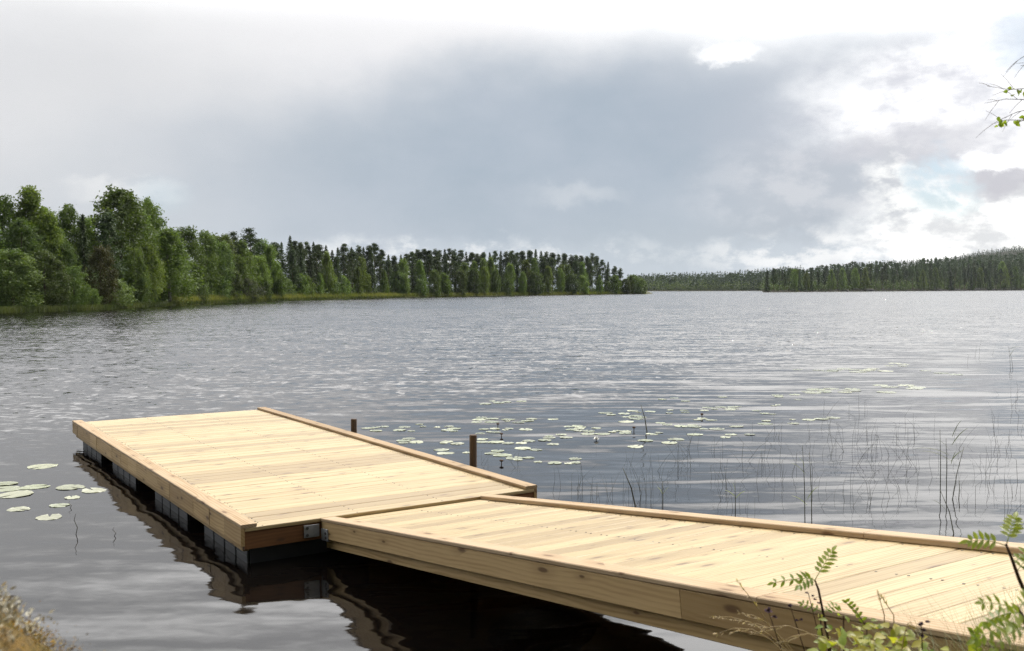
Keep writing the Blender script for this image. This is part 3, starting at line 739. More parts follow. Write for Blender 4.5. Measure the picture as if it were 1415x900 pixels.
# ------------------------------------------------------------------ the floating dock
DZ=.275
ANG=R(33.132); DW=2.4246; DL=6.487                       # measured: the dock is 2.42 x 6.49 m, turned 33 degrees
P0=Vector((-1.8313,6.6066,DZ)); PR=P0+Vector((math.cos(ANG),math.sin(ANG),0))*DW
dock=empty('floating_dock',(P0.x,P0.y,0),(0,0,ANG),'wide floating pine dock on black floats out in the lake','dock')
PITCHB=.1442; GAP=.005
mb=MB(); nb=45
for i in range(nb):
    y0=i*PITCHB; board(mb,(.030,y0,DZ-.028),(DW-.030,y0+PITCHB-GAP,DZ+rng.normal()*.0006),0,.003)
mb.build('decking',WOOD,dock)
DL=nb*PITCHB-GAP
CT=.024
mb=MB(); board(mb,(0,0,DZ+.0015),(.112,DL*.47,DZ+CT),1,.004); board(mb,(0,DL*.47+.003,DZ+.0015),(.112,DL+.01,DZ+CT),1,.004); mb.build('edge_board',WOODCAP,dock)
mb=MB(); board(mb,(DW-.112,0,DZ+.0015),(DW,DL*.54,DZ+CT+.004),1,.004); board(mb,(DW-.112,DL*.54+.003,DZ+.0015),(DW,DL+.01,DZ+CT+.004),1,.004); mb.build('edge_board',WOODCAP,dock)
for x0,x1 in ((.0015,.0275),(DW-.0275,DW-.0015)):
    mb=MB(); yy=[DL*k/17+(rng.normal()*.02 if 0<k<17 else 0) for k in range(18)]
    for a,b in zip(yy[:-1],yy[1:]): board(mb,(x0+rng.normal()*.0008,a+.0015,DZ-.125+rng.normal()*.001),(x1,b-.0015,DZ),1,.002)
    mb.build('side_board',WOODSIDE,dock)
for x0 in (.0305,DW-.0755):
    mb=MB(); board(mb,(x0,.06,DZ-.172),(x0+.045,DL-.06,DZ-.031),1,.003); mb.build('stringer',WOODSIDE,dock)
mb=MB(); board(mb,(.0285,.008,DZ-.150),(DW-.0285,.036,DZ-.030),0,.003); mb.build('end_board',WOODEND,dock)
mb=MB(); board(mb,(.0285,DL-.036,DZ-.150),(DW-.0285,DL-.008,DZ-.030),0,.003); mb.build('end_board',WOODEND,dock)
mb=MB()
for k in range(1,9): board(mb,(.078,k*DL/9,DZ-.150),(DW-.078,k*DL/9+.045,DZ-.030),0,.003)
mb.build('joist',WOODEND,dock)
# ribbed floats, four rows of two
def float_block(L,W):
    f=MB(); s=MB(); nr=4; g=.028
    for side in (0,1):
        pass
    z0,z1=-.30,DZ-.174
    core=[(.012,0,z0),(W-.012,0,z0),(W-.012,L,z0),(.012,L,z0),(.012,0,z1),(W-.012,0,z1),(W-.012,L,z1),(.012,L,z1)]
    f.add(core,[(3,2,1,0),(4,5,6,7),(0,1,5,4),(1,2,6,5),(2,3,7,6),(3,0,4,7)])
    cell=L/nr
    for i in range(nr):
        a,b=i*cell+g*.4,(i+1)*cell-g*.4
        for xa,xb in ((-.006,.0125),(W-.0125,W+.006)):
            board(f,(xa,a,z0+.02),(xb,b,z1-.006),2,.006)
        for xa in (-.0085,): board(s,(xa,a+.004,.045),(xa+.006,b-.004,.052),1,.001)
    return f,s
for (a,b) in ((.10,1.16),(1.62,2.72),(3.46,4.56),(5.15,6.28)):
    for x0 in (.085,DW-.085-.9):
        f,s=float_block(b-a,.9)
        fo=f.build('float',FLOATM,dock,(x0,a,0)); s.build('seam',SEAMM,fo)
# plate on the dock end, where the gangway hangs
GX0=1.991
def plate(mb,p0,p1,axis): board(mb,p0,p1,axis,.0015)
def bolts(parent,pts,ax,mat=BOLT):
    mb=MB()
    for p in pts:
        d=Vector((0,0,0)); d[ax]=1
        tube(mb,[Vector(p)-d*.004,Vector(p)+d*.006],[.011,.010],8)
    mb.build('bolt_heads',mat,parent)
pl=MB(); plate(pl,(.448,-.0005,DZ-.128),(.560,.0055,DZ-.040),0); po=pl.build('hinge_plate',STEEL,dock); bolts(po,[(.47,-.002,DZ-.06),(.47,-.002,DZ-.11)],1)
pl=MB(); plate(pl,(2.005,-.0005,DZ-.128),(2.117,.0055,DZ-.040),0); po=pl.build('hinge_plate',STEEL,dock); bolts(po,[(2.09,-.002,DZ-.06),(2.09,-.002,DZ-.11)],1)

# ------------------------------------------------------------------ the gangway
vdir=Vector((math.cos(ANG),math.sin(ANG),0)); SL=R(7.0)
G0=P0+vdir*GX0+Vector((math.sin(ANG),-math.cos(ANG),0))*.006
GW=1.421; GL=6.36
gang=empty('gangway',(G0.x,G0.y,DZ-.026),(SL,0,ANG+math.pi),'sloping pine gangway leading from the bank up to the floating dock'.replace(' up to',' to'),'gangway')
mb=MB()
for i in range(44):
    y0=.012+i*PITCHB; board(mb,(.030,y0,-.028),(GW-.030,y0+PITCHB-GAP,rng.normal()*.0006),0,.003)
mb.build('decking',WOOD,gang)
for x0,x1 in ((0,.108),(GW-.108,GW)):
    mb=MB(); c=[0,3.55,GL+.03] if x0==0 else [0,4.1,GL+.03]
    for a,b in zip(c[:-1],c[1:]): board(mb,(x0,a+.0015,.0015),(x1,b-.0015,CT+.006 if x0==0 else CT),1,.004)
    mb.build('edge_board',WOODCAP,gang)
for x0,x1 in ((.003,.0275),(GW-.0275,GW-.003)):
    mb=MB()
    for a,b in ((0.004,GL*.58),(GL*.58+.003,GL+.02)): board(mb,(x0,a,-.118),(x1,b,0),1,.003)
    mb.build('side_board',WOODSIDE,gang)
for x0 in (.0305,GW-.0755):
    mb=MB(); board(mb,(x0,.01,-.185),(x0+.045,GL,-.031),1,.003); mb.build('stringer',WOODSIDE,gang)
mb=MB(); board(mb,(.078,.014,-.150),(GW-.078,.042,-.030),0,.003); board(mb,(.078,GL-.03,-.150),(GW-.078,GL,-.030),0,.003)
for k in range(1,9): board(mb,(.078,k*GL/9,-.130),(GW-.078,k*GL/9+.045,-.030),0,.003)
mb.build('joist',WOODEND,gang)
pl=MB(); plate(pl,(GW-.0025,.004,-.128),(GW+.0035,.118,-.045),1); po=pl.build('hinge_plate',STEEL,gang); bolts(po,[(GW+.004,.085,-.075),(GW+.004,.085,-.105)],0)
pl=MB(); plate(pl,(-.0035,.004,-.128),(.0025,.118,-.045),1); po=pl.build('hinge_plate',STEEL,gang); bolts(po,[(-.004,.085,-.075),(-.004,.085,-.105)],0)
# screw heads: two in every board over each bearer
def screws(parent,xs,y0,n):
    mb=MB()
    for i in range(n):
        for x in xs:
            for f in (.022,.117):
                cx=x+rng.normal()*.004; cy=y0+i*PITCHB+f+rng.normal()*.003
                vs=[(cx+.0055*math.cos(k*1.0472),cy+.0055*math.sin(k*1.0472),z) for z in (-.004,.0012) for k in range(6)]
                mb.add(vs,[(0,1,2,3,4,5)[::-1],(6,7,8,9,10,11)]+[(k,(k+1)%6,(k+1)%6+6,k+6) for k in range(6)])
    return mb
o=screws(dock,(.16,.86,1.56,DW-.16),0,45).build('screw_heads',BOLT,dock,(0,0,DZ)); o['kind']='stuff'
o=screws(gang,(.14,GW/2,GW-.14),.012,44).build('screw_heads',BOLT,gang); o['kind']='stuff'
# timber footing under the landward end
ge=gang.matrix_basis@Vector((GW/2,GL-.15,-.185))
gend=Matrix.Translation((0,0,0))
M=Matrix.LocRotScale(gang.location,gang.rotation_euler,None)
ge=M@Vector((GW/2,GL-.2,-.187))
foot=empty('timber_footing',(ge.x,ge.y,ge.z-.20),(0,0,ANG),'dark timber footing under the landward end of the gangway','footing')
mb=MB(); board(mb,(-GW/2-.1,-.09,-.15),(GW/2+.1,.09,.185),0,.006); mb.build('sleeper',POSTW,foot)

# mooring posts
def post(px,ytop,s,label,r):
    base=PR+Vector((-math.sin(ANG),math.cos(ANG),0))*s+vdir*(.05+r)
    top=at_depth(px,ytop,base.y)
    mb=MB(); pts=[(0,0,-1.5),(0,0,top.z-.012),(0,0,top.z-.002),(0,0,top.z)]
    tube(mb,pts,[r,r,r*.97,r*.88],14)
    o=mb.build('mooring_post',POSTW,None,(base.x,base.y,0)); return tag(o,label,'post','mooring posts of the dock')
post(654,601,1.145,'taller dark mooring post at the right edge of the dock, nearer the gangway',.034)
post(489,579,3.77,'shorter dark mooring post farther out along the dock edge',.034)

# ------------------------------------------------------------------ water lilies
def pad_mesh(seed,notch=.35):
    rg=np.random.default_rng(seed); n=26; vs=[(0,0,.004)]; fs=[]
    for ring,f in ((0,.55),(1,1.0)):
        for i in range(n):
            a=notch/2+(2*math.pi-notch)*i/(n-1); r=f*(1+.05*math.sin(3*a+seed)+.02*rg.normal())
            vs.append((r*math.cos(a)*1.0,r*math.sin(a)*.88,.003+.004*(ring*(rg.random()-.3))))
    for i in range(n-1):
        fs.append((0,1+i,2+i)); fs.append((1+i,1+n+i,2+n+i,2+i))
    top=len(vs); 
    vs+= [(x,y,z-.002) for x,y,z in vs]
    fs+= [tuple(top+k for k in f[::-1]) for f in fs]
    for i in range(n-1): a,b=1+n+i,2+n+i; fs.append((b,a,a+top,b+top))
    mb=MB(); mb.add(vs,fs,None,rg.random()); ob=mb.build('lily_pad',PADM); me=ob.data; bpy.data.objects.remove(ob); return me
PADS=[pad_mesh(i) for i in range(6)]
npad=0
placed=[]
def pad(px,py,r,label,group):
    global npad
    p=on_z(px,py,0)
    for (q,rr) in placed:                      # floating leaves do not overlap much
        if (q-p).length<(r+rr)*.80:
            d=(p-q); d=d.normalized() if d.length>1e-3 else Vector((1,0,0)); p=q+d*(r+rr)*(.9+.7*rng.random())
    placed.append((p.copy(),r))
    o=link('lily_pad',PADS[rng.integers(6)],None,(p.x,p.y,-.001+.0006*(npad%5))); o.rotation_euler=(rng.normal()*.01,rng.normal()*.01,rng.random()*6.28); o.scale=(r,r,1)
    npad+=1; return tag(o,label,'lily pad',group)
G1='lily pads left of the dock'
for px,py,r,lab in ((68,715,.115,'large oval lily pad nearest the camera, left of the dock'),(26,704,.10,'lily pad at the left border of the photo, left of the largest pad'),
  (82,699,.085,'narrow lily pad between the largest pad and the dock'),(100,688,.075,'small lily pad below the yellow pads beside the dock corner'),
  (20,684,.17,'broad lily pad in the raft at the left border'),(8,676,.15,'lily pad at the back of the raft at the left border'),(38,677,.14,'lily pad at the dock side of the raft at the left border'),
  (5,669,.13,'faint lily pad behind the raft at the left border'),
  (97,674,.14,'lily pad left of the yellowish pad by the far dock floats'),(112,676,.12,'yellowish lily pad almost touching the reflection of the dock'),(58,645,.16,'pale lily pad farthest out left of the dock')):
    pad(px,py,r,lab,G1)
CL=[(545,594,7,35,5,'A'),(605,590,5,25,4,'A'),(565,610,4,18,3,'A'),(620,612,3,14,2,'B'),(697,555,6,25,3,'C'),(680,581,8,30,3,'C'),(720,583,3,10,2,'C'),(655,597,7,28,4,'B'),(690,592,3,8,2,'B'),(675,610,3,12,2,'B'),(630,627,3,14,1.5,'B'),(685,628,3,12,1.5,'B'),
 (712,612,2,8,1,'D'),(727,612,3,8,2,'D'),(722,620,2,8,1,'D'),(715,636,1,1,1,'D'),(730,634,2,5,1,'D'),(744,638,1,3,1,'D'),(770,601,3,12,2,'D'),(765,613,1,1,1,'D'),
 (810,592,6,22,3,'E'),(840,597,3,12,2,'E'),(860,577,7,25,5,'E'),(880,570,4,18,2,'E'),(930,569,4,18,2,'E'),(985,565,5,25,2,'F'),(1010,563,3,14,2,'F'),(972,580,3,12,1,'F'),(912,586,2,10,1,'E'),(940,590,1,1,1,'F'),(955,589,2,8,1,'F'),(972,592,1,1,1,'F'),(992,594,1,1,1,'F'),(1017,589,1,1,1,'F'),(905,599,2,12,1,'E'),(865,597,2,8,1,'E'),
 (790,640,3,12,1,'D'),(795,634,1,1,1,'D'),(1065,572,2,8,1,'G'),(1070,560,2,8,1,'G'),(1045,568,1,1,1,'G'),(1120,580,3,22,1,'G'),(1150,513,8,42,2,'H'),(1200,512,5,25,2,'H'),(1235,505,4,20,2,'H'),(1135,541,5,18,2,'H'),(1175,540,5,18,2,'H'),(1240,533,5,28,2,'H'),(1000,602,4,40,7,'F'),(1085,584,4,34,7,'G'),(905,612,4,30,5,'E'),(785,588,4,30,7,'D'),(1060,548,4,40,4,'F'),(960,553,4,40,4,'F'),(1290,516,3,30,3,'H')]
CN={'A':'pale lily pad behind the dock edge, left of the taller mooring post','B':'pale lily pad in the patches around the taller mooring post','C':'pale lily pad in the far patches beyond the taller mooring post',
 'D':'small scattered lily pad on the dark water right of the taller mooring post','E':'pale lily pad in the middle of the lily field, left of the leaning reed','F':'lily pad on the open water above the thin rushes',
 'G':'lily pad at the upper edge of the thin rushes','H':'glinting lily pad far out near the bright right water'}
for (px,py,n,sxp,syp,g) in CL:
    for i in range(n if g=='H' else n):
        pad(px+rng.uniform(-1.15,1.15)*sxp,py+rng.uniform(-1.25,1.25)*syp,.05+.065*rng.random() if g!='H' else .12+.08*rng.random(),CN[g],'lily pads '+{'A':'behind the dock','B':'by the post','C':'beyond the post','D':'right of the post','E':'mid field','F':'above the rushes','G':'at the rushes','H':'far right'}[g])
# buds and the one open flower
def bud(px,py,label,h=.09,flower=False):
    p=on_z(px,py,0); root=empty('water_lily',(p.x,p.y,0),(0,0,rng.random()*6),label,'water lily','lily buds standing above the pads')
    mb=MB(); tube(mb,[(0,0,-.2),(0,0,h*.7)],[.006,.005],6); mb.build('stalk',STEMBROWN,root)
    mb=MB()
    if flower:
        for ring,(k,tilt) in enumerate(((7,.25),(6,.6),(5,1.0))):
            for i in range(k):
                a=i*6.283/k+ring*.4; d=.8*Vector((math.cos(a)*math.cos(tilt),math.sin(a)*math.cos(tilt),math.sin(tilt))); s=Vector((-math.sin(a),math.cos(a),0)); b=Vector((0,0,h*.25))
                mb.add([b,b+d*.03+s*.013,b+d*.06,b+d*.03-s*.013],[(0,1,2,3)],None,.9)
        mb.build('petals',WHITEPETAL,root)
    else:
        tube(mb,[(0,0,h*.62),(0,0,h*.75),(0,0,h*.92),(0,0,h*1.05)],[.010,.024,.021,.006],8,.3); mb.build('bud',STEMBROWN,root,smooth=True)
m,t,out=new_mat('white_petal'); principled(t,out,(.75,.74,.70),.5,.3); WHITEPETAL=m
bud(970,578,'dark lily bud standing over the wide pad above the rushes',.07)
bud(876,596,'dark lily bud at the right end of the middle pads',.06)
bud(824,609,'white open water lily on the dark water right of the post',.05,True)
bud(693,604,'lily bud just right of the taller mooring post top',.05)
bud(688,590,'lily bud on the patch behind the taller mooring post',.05)
bud(693,642,'small dark lily bud low on the water right of the post',.05)

# ------------------------------------------------------------------ rushes and reeds
def rush_mesh(seed):
    rg=np.random.default_rng(seed); mb=MB(); r=.0029
    k=seed%4
    if k<2: pts=[(0,0,-.25),(.01,0,.0),(.02+.05*rg.normal(),.02*rg.normal(),.5),(.04+.12*rg.normal(),.03*rg.normal(),1.0)]
    elif k==2: pts=[(0,0,-.25),(.01,0,0),(.05*rg.normal(),0,.62),(.05+.22*abs(rg.normal())+.08,.02,.84)]
    else: pts=[(0,0,-.25),(0,0,0),(-.16,.02,.45),(-.36-.1*rg.random(),.04,.86)]
    tube(mb,pts,[r,r,r*.8,r*.3],5,rg.random()*.5)
    o=mb.build('rush_stem',REEDM); me=o.data; bpy.data.objects.remove(o); return me
RUSH=[rush_mesh(i) for i in range(12)]
RC=[(690,640,9,26,7,.22,'P'),(790,672,9,28,14,.30,'Q'),(815,690,7,20,6,.35,'Q'),(850,682,11,30,14,.34,'Q'),(905,688,14,38,12,.40,'R'),(930,650,8,26,12,.34,'R'),(955,640,7,22,10,.36,'R'),(975,620,10,24,10,.36,'R'),(1000,668,10,28,12,.40,'R'),
 (1040,640,9,18,12,.42,'S'),(1075,650,10,30,18,.42,'S'),(1060,600,8,22,8,.38,'S'),(1140,600,6,26,10,.40,'T'),(1180,615,12,34,12,.44,'T'),(1230,620,11,32,14,.44,'T'),(1190,650,8,40,12,.42,'T'),(1160,575,6,40,6,.45,'T'),
 (1250,680,7,30,14,.38,'U'),(1350,620,9,34,16,.44,'U'),(1385,670,8,26,16,.42,'U'),(1330,690,6,20,10,.36,'U'),(1360,500,5,34,10,.55,'V'),(1395,560,6,20,14,.5,'V'),(1270,650,6,22,12,.4,'U'),(870,640,6,30,10,.28,'Q'),(1110,660,9,30,24,.34,'S'),(1160,690,8,30,14,.34,'T'),(1210,690,8,26,14,.36,'T'),(1265,600,9,30,14,.42,'U'),(1300,650,8,30,24,.38,'U'),(1390,610,9,24,24,.42,'U'),(1350,650,8,30,20,.38,'U'),(1130,625,7,26,12,.36,'T'),(1020,700,7,26,10,.28,'R'),(1400,700,6,14,20,.36,'U')]
RN={'P':'faint thin rush stem standing in the water right of the taller mooring post','Q':'thin rush stem behind the corner where dock and gangway meet','R':'thin rush stem in the thick of the rushes behind the gangway','S':'thin rush stem left of the reed with a bright tip',
 'T':'thin rush stem between the bright tipped reed and the tall leafy reed','U':'thin rush stem around the foot of the tall leafy reed','V':'far thin rush stem near the right border of the photo'}
for (px,py,n,a,b,h,g) in RC:
    for i in range(n):
        p=on_z(px+rng.uniform(-1,1)*a,py+rng.uniform(-1,1)*b,0); o=link('rush_stem',RUSH[rng.integers(12)],None,(p.x,p.y,0))
        s=h*(.30+.62*rng.random()); o.scale=(s*(.6+.8*rng.random())+.2,s+.2 ,s); o.scale=(o.scale[0],o.scale[1],s); o.rotation_euler=(rng.normal()*.07,rng.normal()*.07,rng.choice([0,math.pi])+rng.normal()*.5)
        tag(o,RN[g],'rush','rush stems, '+{'P':'by the post','Q':'by the dock corner','R':'thickest patch','S':'left of the bright reed','T':'between the reeds','U':'by the leafy reed','V':'far right'}[g])
def ribbon(mb,base,d,L,w,droop,tint,seg=6,side=None):
    d=Vector(d).normalized(); s=(side or d.cross(Vector((0,0,1)))).normalized() if abs(d.z)<.99 else Vector((1,0,0)); vs=[];fs=[]
    for i in range(seg+1):
        f=i/seg; p=Vector(base)+d*L*f+Vector((0,0,-droop*L*f*f)); ww=w*(1-f)**.6*min(1,.35+f*4)
        vs+= [p-s*ww, p+s*ww]
    for i in range(seg): fs.append((2*i,2*i+1,2*i+3,2*i+2))
    mb.add(vs,fs,None,tint)
def reed(px,pyb,h,lean,leaves,label,stems=1,r=.004):
    p=on_z(px,pyb,0); root=empty('reed_plant',(p.x,p.y,0),(0,0,0),label,'reed','leafy reeds in the shallows')
    for s in range(stems):
        ox=(s-(stems-1)/2)*.055; hh=h*(1-.22*s*rng.random()-.03*s); ln=lean+rng.normal()*.06*(stems>1)
        mb=MB(); pts=[Vector((ox,rng.normal()*.01,-.3)),Vector((ox,0,0)),Vector((ox+ln*.35*hh,0,hh*.5)),Vector((ox+ln*hh,.02,hh))]
        tube(mb,pts,[r,r,r*.8,r*.4],6,.45); mb.build('stem',REEDM,root,smooth=True)
    for (f,ang,L,tint) in leaves:
        mb=MB(); b=Vector((lean*h*f,0,h*f)); ribbon(mb,b,(math.cos(ang),.12*rng.normal(),math.sin(ang)),L,.011,.35,tint,7,Vector((.2,1,.25))); mb.build('leaf_blade',REEDLEAF,root)
    return root
reed(1117,722,.62,-.06,[(.62,2.2,.22,.35),(.70,1.9,.16,1.0),(.30,1.1,.2,.7),(.22,2.3,.2,.7)],'reed with a bright green tip standing behind the gangway',2)
reed(1312,690,.62,.03,[(.55,2.5,.34,.25),(.62,2.6,.40,.2),(.78,1.1,.30,.2),(.68,2.2,.26,.25),(.55,.9,.22,.3),(.90,1.15,.26,.2),(.5,1.3,.2,.3)],'tall dark leafy reed in several stems right of the bright tipped reed',4)
reed(1398,512,.56,-.12,[(.7,2.4,.4,.25),(.85,.6,.35,.25),(.6,1.2,.3,.25)],'dark reed with spread blades far out at the right border',2)
reed(1318,738,.34,-.30,[(.5,2.2,.2,.15)],'broken reed leaning left just behind the gangway rail')
reed(1016,714,.30,.0,[(.55,2.3,.14,.8),(.5,.9,.14,.9),(.7,1.8,.12,.9)],'short reed with a yellow green tuft behind the gangway')
reed(878,700,.33,-.32,[],'stout dark reed leaning left behind the gangway',1,.007)
reed(894,597,.36,-.22,[],'single dark reed leaning left among the lily pads',1,.008)
reed(916,691,.16,.0,[(.3,1.1,.12,.9),(.3,2.0,.12,.9)],'tiny green reed shoot against the gangway rail')
for px,py,h,lab in ((105,739,.16,'crooked bare twig standing in the calm water left of the dock'),(158,741,.07,'short bare twig in the calm water nearer the dock'),(97,702,.06,'stub of a twig beside the narrow lily pad')):
    p=on_z(px,py,0); mb=MB(); tube(mb,[(0,0,-.2),(0,0,0),(.012,0,h*.35),(-.012,0,h*.7),(.0,0,h)],[.003,.003,.003,.0025,.0015],5,.2); tag(mb.build('bare_twig',REEDM,None,(p.x,p.y,0)),lab,'twig')
    p.z=0

# ------------------------------------------------------------------ near bank: stones, saplings, shrubs, grass
def leaflet(mb,base,d,L,w,normal,tint,curl=.15):
    d=Vector(d).normalized(); s=d.cross(Vector(normal)); s=s.normalized() if s.length>1e-4 else Vector((1,0,0)); nn=s.cross(d).normalized()
    vs=[];fs=[]; prof=(.0,.6,.95,1.0,.8,.45,.0); k=len(prof)
    for i,q in enumerate(prof):
        f=i/(k-1); c=Vector(base)+d*L*f-nn*curl*L*f*f; ww=w*q+.0002
        vs+= [c-s*ww+nn*ww*.35, c, c+s*ww+nn*ww*.35]
    for i in range(k-1):
        a=i*3; fs+= [(a,a+1,a+4,a+3),(a+1,a+2,a+5,a+4)]
    mb.add(vs,fs,None,tint)
def compound(parent,base,d,L,pairs,ll,normal,tint,droop=.25,name='leaf'):
    """a pinnate rowan leaf: stalk with paired leaflets and one at the tip"""
    mb=MB(); st=MB(); d=Vector(d).normalized(); n=Vector(normal).normalized(); s=d.cross(n).normalized()
    def pos(f): return Vector(base)+d*L*f+Vector((0,0,-droop*L*f*f))
    pts=[pos(f/6) for f in range(7)]; tube(st,pts,[.0013,.0012,.0011,.001,.0009,.0008,.0006],5,.4)
    for i in range(pairs):
        f=.28+.66*i/(pairs-1 if pairs>1 else 1); sc=math.sin(math.pi*(.3+.55*i/max(1,pairs)))
        td=(pos(f+.02)-pos(f-.02)).normalized()
        for sg in (-1,1):
            dd=(s*sg+td*.55+n*.08*rng.normal()); leaflet(mb,pos(f),dd,.8*ll*sc*(.85+.3*rng.random()),ll*.14,n+s*.3*rng.normal(),min(1,max(0,tint+rng.normal()*.2)))
    leaflet(mb,pos(.98),(pos(1)-pos(.9)),ll*.8,ll*.15,n,tint)
    mb.add(st.v,st.f,None,.4); return mb.build(name,ROWANLEAF,parent,smooth=True)
def sapling(stem_px,Y,label,leaves,r=.005):
    """stem_px: photo points root to tip, at distance Y; leaves: (from, to, Y offset, pairs, leaflet)"""
    pts=[at_depth(x,y,Y) for x,y in stem_px]; g=bank_z(pts[0].x,pts[0].y)
    b=Vector((pts[0].x+(pts[0].x-pts[1].x)*.4,pts[0].y,g-.03)); root=empty('rowan_sapling',b,(0,0,0),label,'sapling','rowan saplings by the gangway')
    mb=MB(); rel=[Vector((0,0,0))]+[p-b for p in pts]; tube(mb,rel,[r*1.25]+[r*(1-.6*i/len(pts)) for i in range(len(pts))],7); mb.build('stem',STEMBROWN,root,smooth=True)
    for (x0,y0,x1,y1,dy,pairs,ll,tint,droop) in leaves:
        a=at_depth(x0,y0,Y)-b; c=at_depth(x1,y1,Y+dy)-b
        c=c+Vector((0,0,droop*(c-a).length)); compound(root,a,c-a,(c-a).length,pairs,ll,Vector((.25*rng.normal(),-.75,.65)),tint,droop)
sapling([(1148,905),(1140,860),(1131,815),(1126,802)],2.7,'slender rowan sapling with one upright leaf in front of the gangway side',
  [(1126,802,1150,762,.05,6,.036,.55,.05),(1126,802,1104,808,-.10,4,.036,.2,.3),(1124,799,1069,806,.05,4,.03,.35,.12),(1137,846,1108,834,.05,4,.022,.1,.1),(1137,848,1158,838,.05,4,.026,.3,.3)],.0045)
sapling([(1422,832),(1408,800),(1398,772),(1390,752)],2.2,'rowan sapling with a forked top at the right border over the rail',
  [(1391,752,1402,716,.05,6,.034,.6,.05),(1389,754,1340,747,.0,5,.034,.6,.28),(1404,792,1424,772,.1,4,.03,.5,.2),(1400,780,1428,762,.1,3,.03,.5,.2)],.005)
sapling([(1440,930),(1425,880),(1412,850),(1405,838)],1.9,'leafy low rowan sapling in the bottom right corner',
  [(1407,842,1356,833,-.05,4,.025,.5,.12),(1410,846,1362,862,.05,5,.03,.45,.3),(1418,868,1345,884,-.08,6,.029,.35,.25),(1420,870,1372,896,-.1,5,.03,.5,.3),(1408,842,1425,820,.05,4,.028,.6,.1),(1412,852,1395,862,-.15,3,.034,.8,.3),(1424,880,1440,858,0,4,.03,.7,.2)],.005)

def shrub(px,py,Y,n,ll,label,tint0,spread=.13,h=.2):
    top=at_depth(px,py,Y); g=bank_z(top.x,top.y); b=Vector((top.x,top.y,g-.02)); root=empty('leafy_shrub',b,(0,0,0),label,'shrub','leafy shrubs below the gangway side'); H=top.z-g
    st=MB()
    for k in range(max(3,n//8)):
        a=rng.random()*6.28; e=Vector((math.cos(a)*spread*.7,math.sin(a)*spread*.7,H*(.75+.25*rng.random()))); tube(st,[(0,0,0),e*.5+Vector((0,0,.05)),e],[.004,.003,.002],5)
    st.build('stems',STEMBROWN,root)
    mb=MB()
    for i in range(n):
        a=rng.random()*6.28; r=spread*rng.random()**.5; c=Vector((math.cos(a)*r,math.sin(a)*r,H-h*rng.random()**1.3-.25*r))
        d=Vector((math.cos(a)+rng.normal()*.4,math.sin(a)+rng.normal()*.4,.35+rng.normal()*.4)); leaflet(mb,c,d,ll*(.6+.7*rng.random()),ll*.33,Vector((rng.normal()*.5,-.4,1)),min(1,max(0,tint0+rng.normal()*.3)),.25)
    mb.build('leaves',SHRUBLEAF,root,smooth=True)
shrub(1228,858,2.45,80,.036,'yellow green leafy shrub with reddish leaf tips below the gangway side',.75,.08,.12)
shrub(1195,876,2.35,80,.032,'low green shrub left of the yellow green shrub',.45,.11,.10)
shrub(1170,842,2.6,60,.022,'fine leaved wiry shrub beside the slender rowan sapling',.3,.10,.14)
shrub(1262,884,2.3,70,.024,'dense fine leaved green shrub under the gangway rail, right of the yellow one',.2,.12,.12)
shrub(1345,890,2.1,40,.030,'dark green shrub between the rail and the corner sapling',.15,.10,.10)

def grass_field(name,n,region,h,w,mat,lean,tint,label):
    vs=[];fs=[];tt=[]
    for i in range(n):
        x,y=region(); z=bank_z(x,y)
        if z<.06: continue
        a=rng.random()*6.28; L=h*(.5+.8*rng.random()); s=Vector((math.cos(a+1.57),math.sin(a+1.57),0)); l=lean*(.3+rng.random()); o=len(vs)
        for k,f in enumerate((0,.35,.7,1.0)):
            p=Vector((x+math.cos(a)*l*L*f*f,y+math.sin(a)*l*L*f*f,z-.01+L*f*(1-.3*l*f))); ww=w*(1-f*.9); vs+= [p-s*ww,p+s*ww]; tt+= [tint(rng)]*2 if k==0 else [tt[-1]]*2
        for k in range(3): fs.append((o+2*k,o+2*k+1,o+2*k+3,o+2*k+2))
    me=bpy.data.meshes.new(name); me.from_pydata(vs,[],fs); at=me.attributes.new('tint','FLOAT','POINT'); at.data.foreach_set('value',np.array(tt,dtype=np.float32)); me.materials.append(mat)
    return tag(link(name,me),label,'grass',None,'stuff')
def reg_front():
    px=1010+rng.random()*480; Y=1.7+rng.random()*1.5; return sx(px,Y),Y
def reg_all():
    return rng.uniform(-7,8),rng.uniform(-4,8)
grass_field('grass',15000,reg_front,.40,.0020,GRASSM,.8,lambda r:min(1,max(0,r.random()**1.6)),'green and straw grass on the near bank below the gangway')
def reg_wide():
    while True:
        x,y=reg_all()
        if not(abs(x)<.75*max(y,0)+.35 and y>-.3): return x,y
grass_field('bank_grass',9000,reg_wide,.22,.003,GRASSM,.7,lambda r:r.random()*.6,'short grass over the rest of the near bank')
# long dry bents arching left over the gangway side
def bent(px0,py0,px1,py1,Y,label,arch=.25,head=True):
    a=at_depth(px0,py0,Y); e=at_depth(px1,py1,Y); g=bank_z(a.x,a.y); b=Vector((a.x,a.y,g-.02)); root=empty('dry_grass_stalk',b,(0,0,0),label,'grass stalk','long dry grass stalks leaning over the gangway side')
    a=a-b; e=e-b; pts=[Vector((0,0,0)),a*.6+Vector((0.01,0,0)),a]
    for f in (.25,.5,.75,1.0): pts.append(a.lerp(e,f)+Vector((0,0,arch*(e-a).length*math.sin(math.pi*f)*.6)))
    mb=MB(); tube(mb,pts,[.0018,.0016,.0015,.0013,.0011,.001,.0006],5,.5); mb.build('stalk',DRYGRASS,root,smooth=True)
    if head:
        mb=MB(); dirn=(pts[-1]-pts[-3]).normalized()
        for i in range(22):
            f=rng.random(); p=pts[-3].lerp(pts[-1],f); leaflet(mb,p,dirn+Vector((rng.normal()*.35,rng.normal()*.35,rng.normal()*.35)),.012,.0013,(0,0,1),.5+.5*rng.random())
        mb.build('seed_head',DRYGRASS,root)
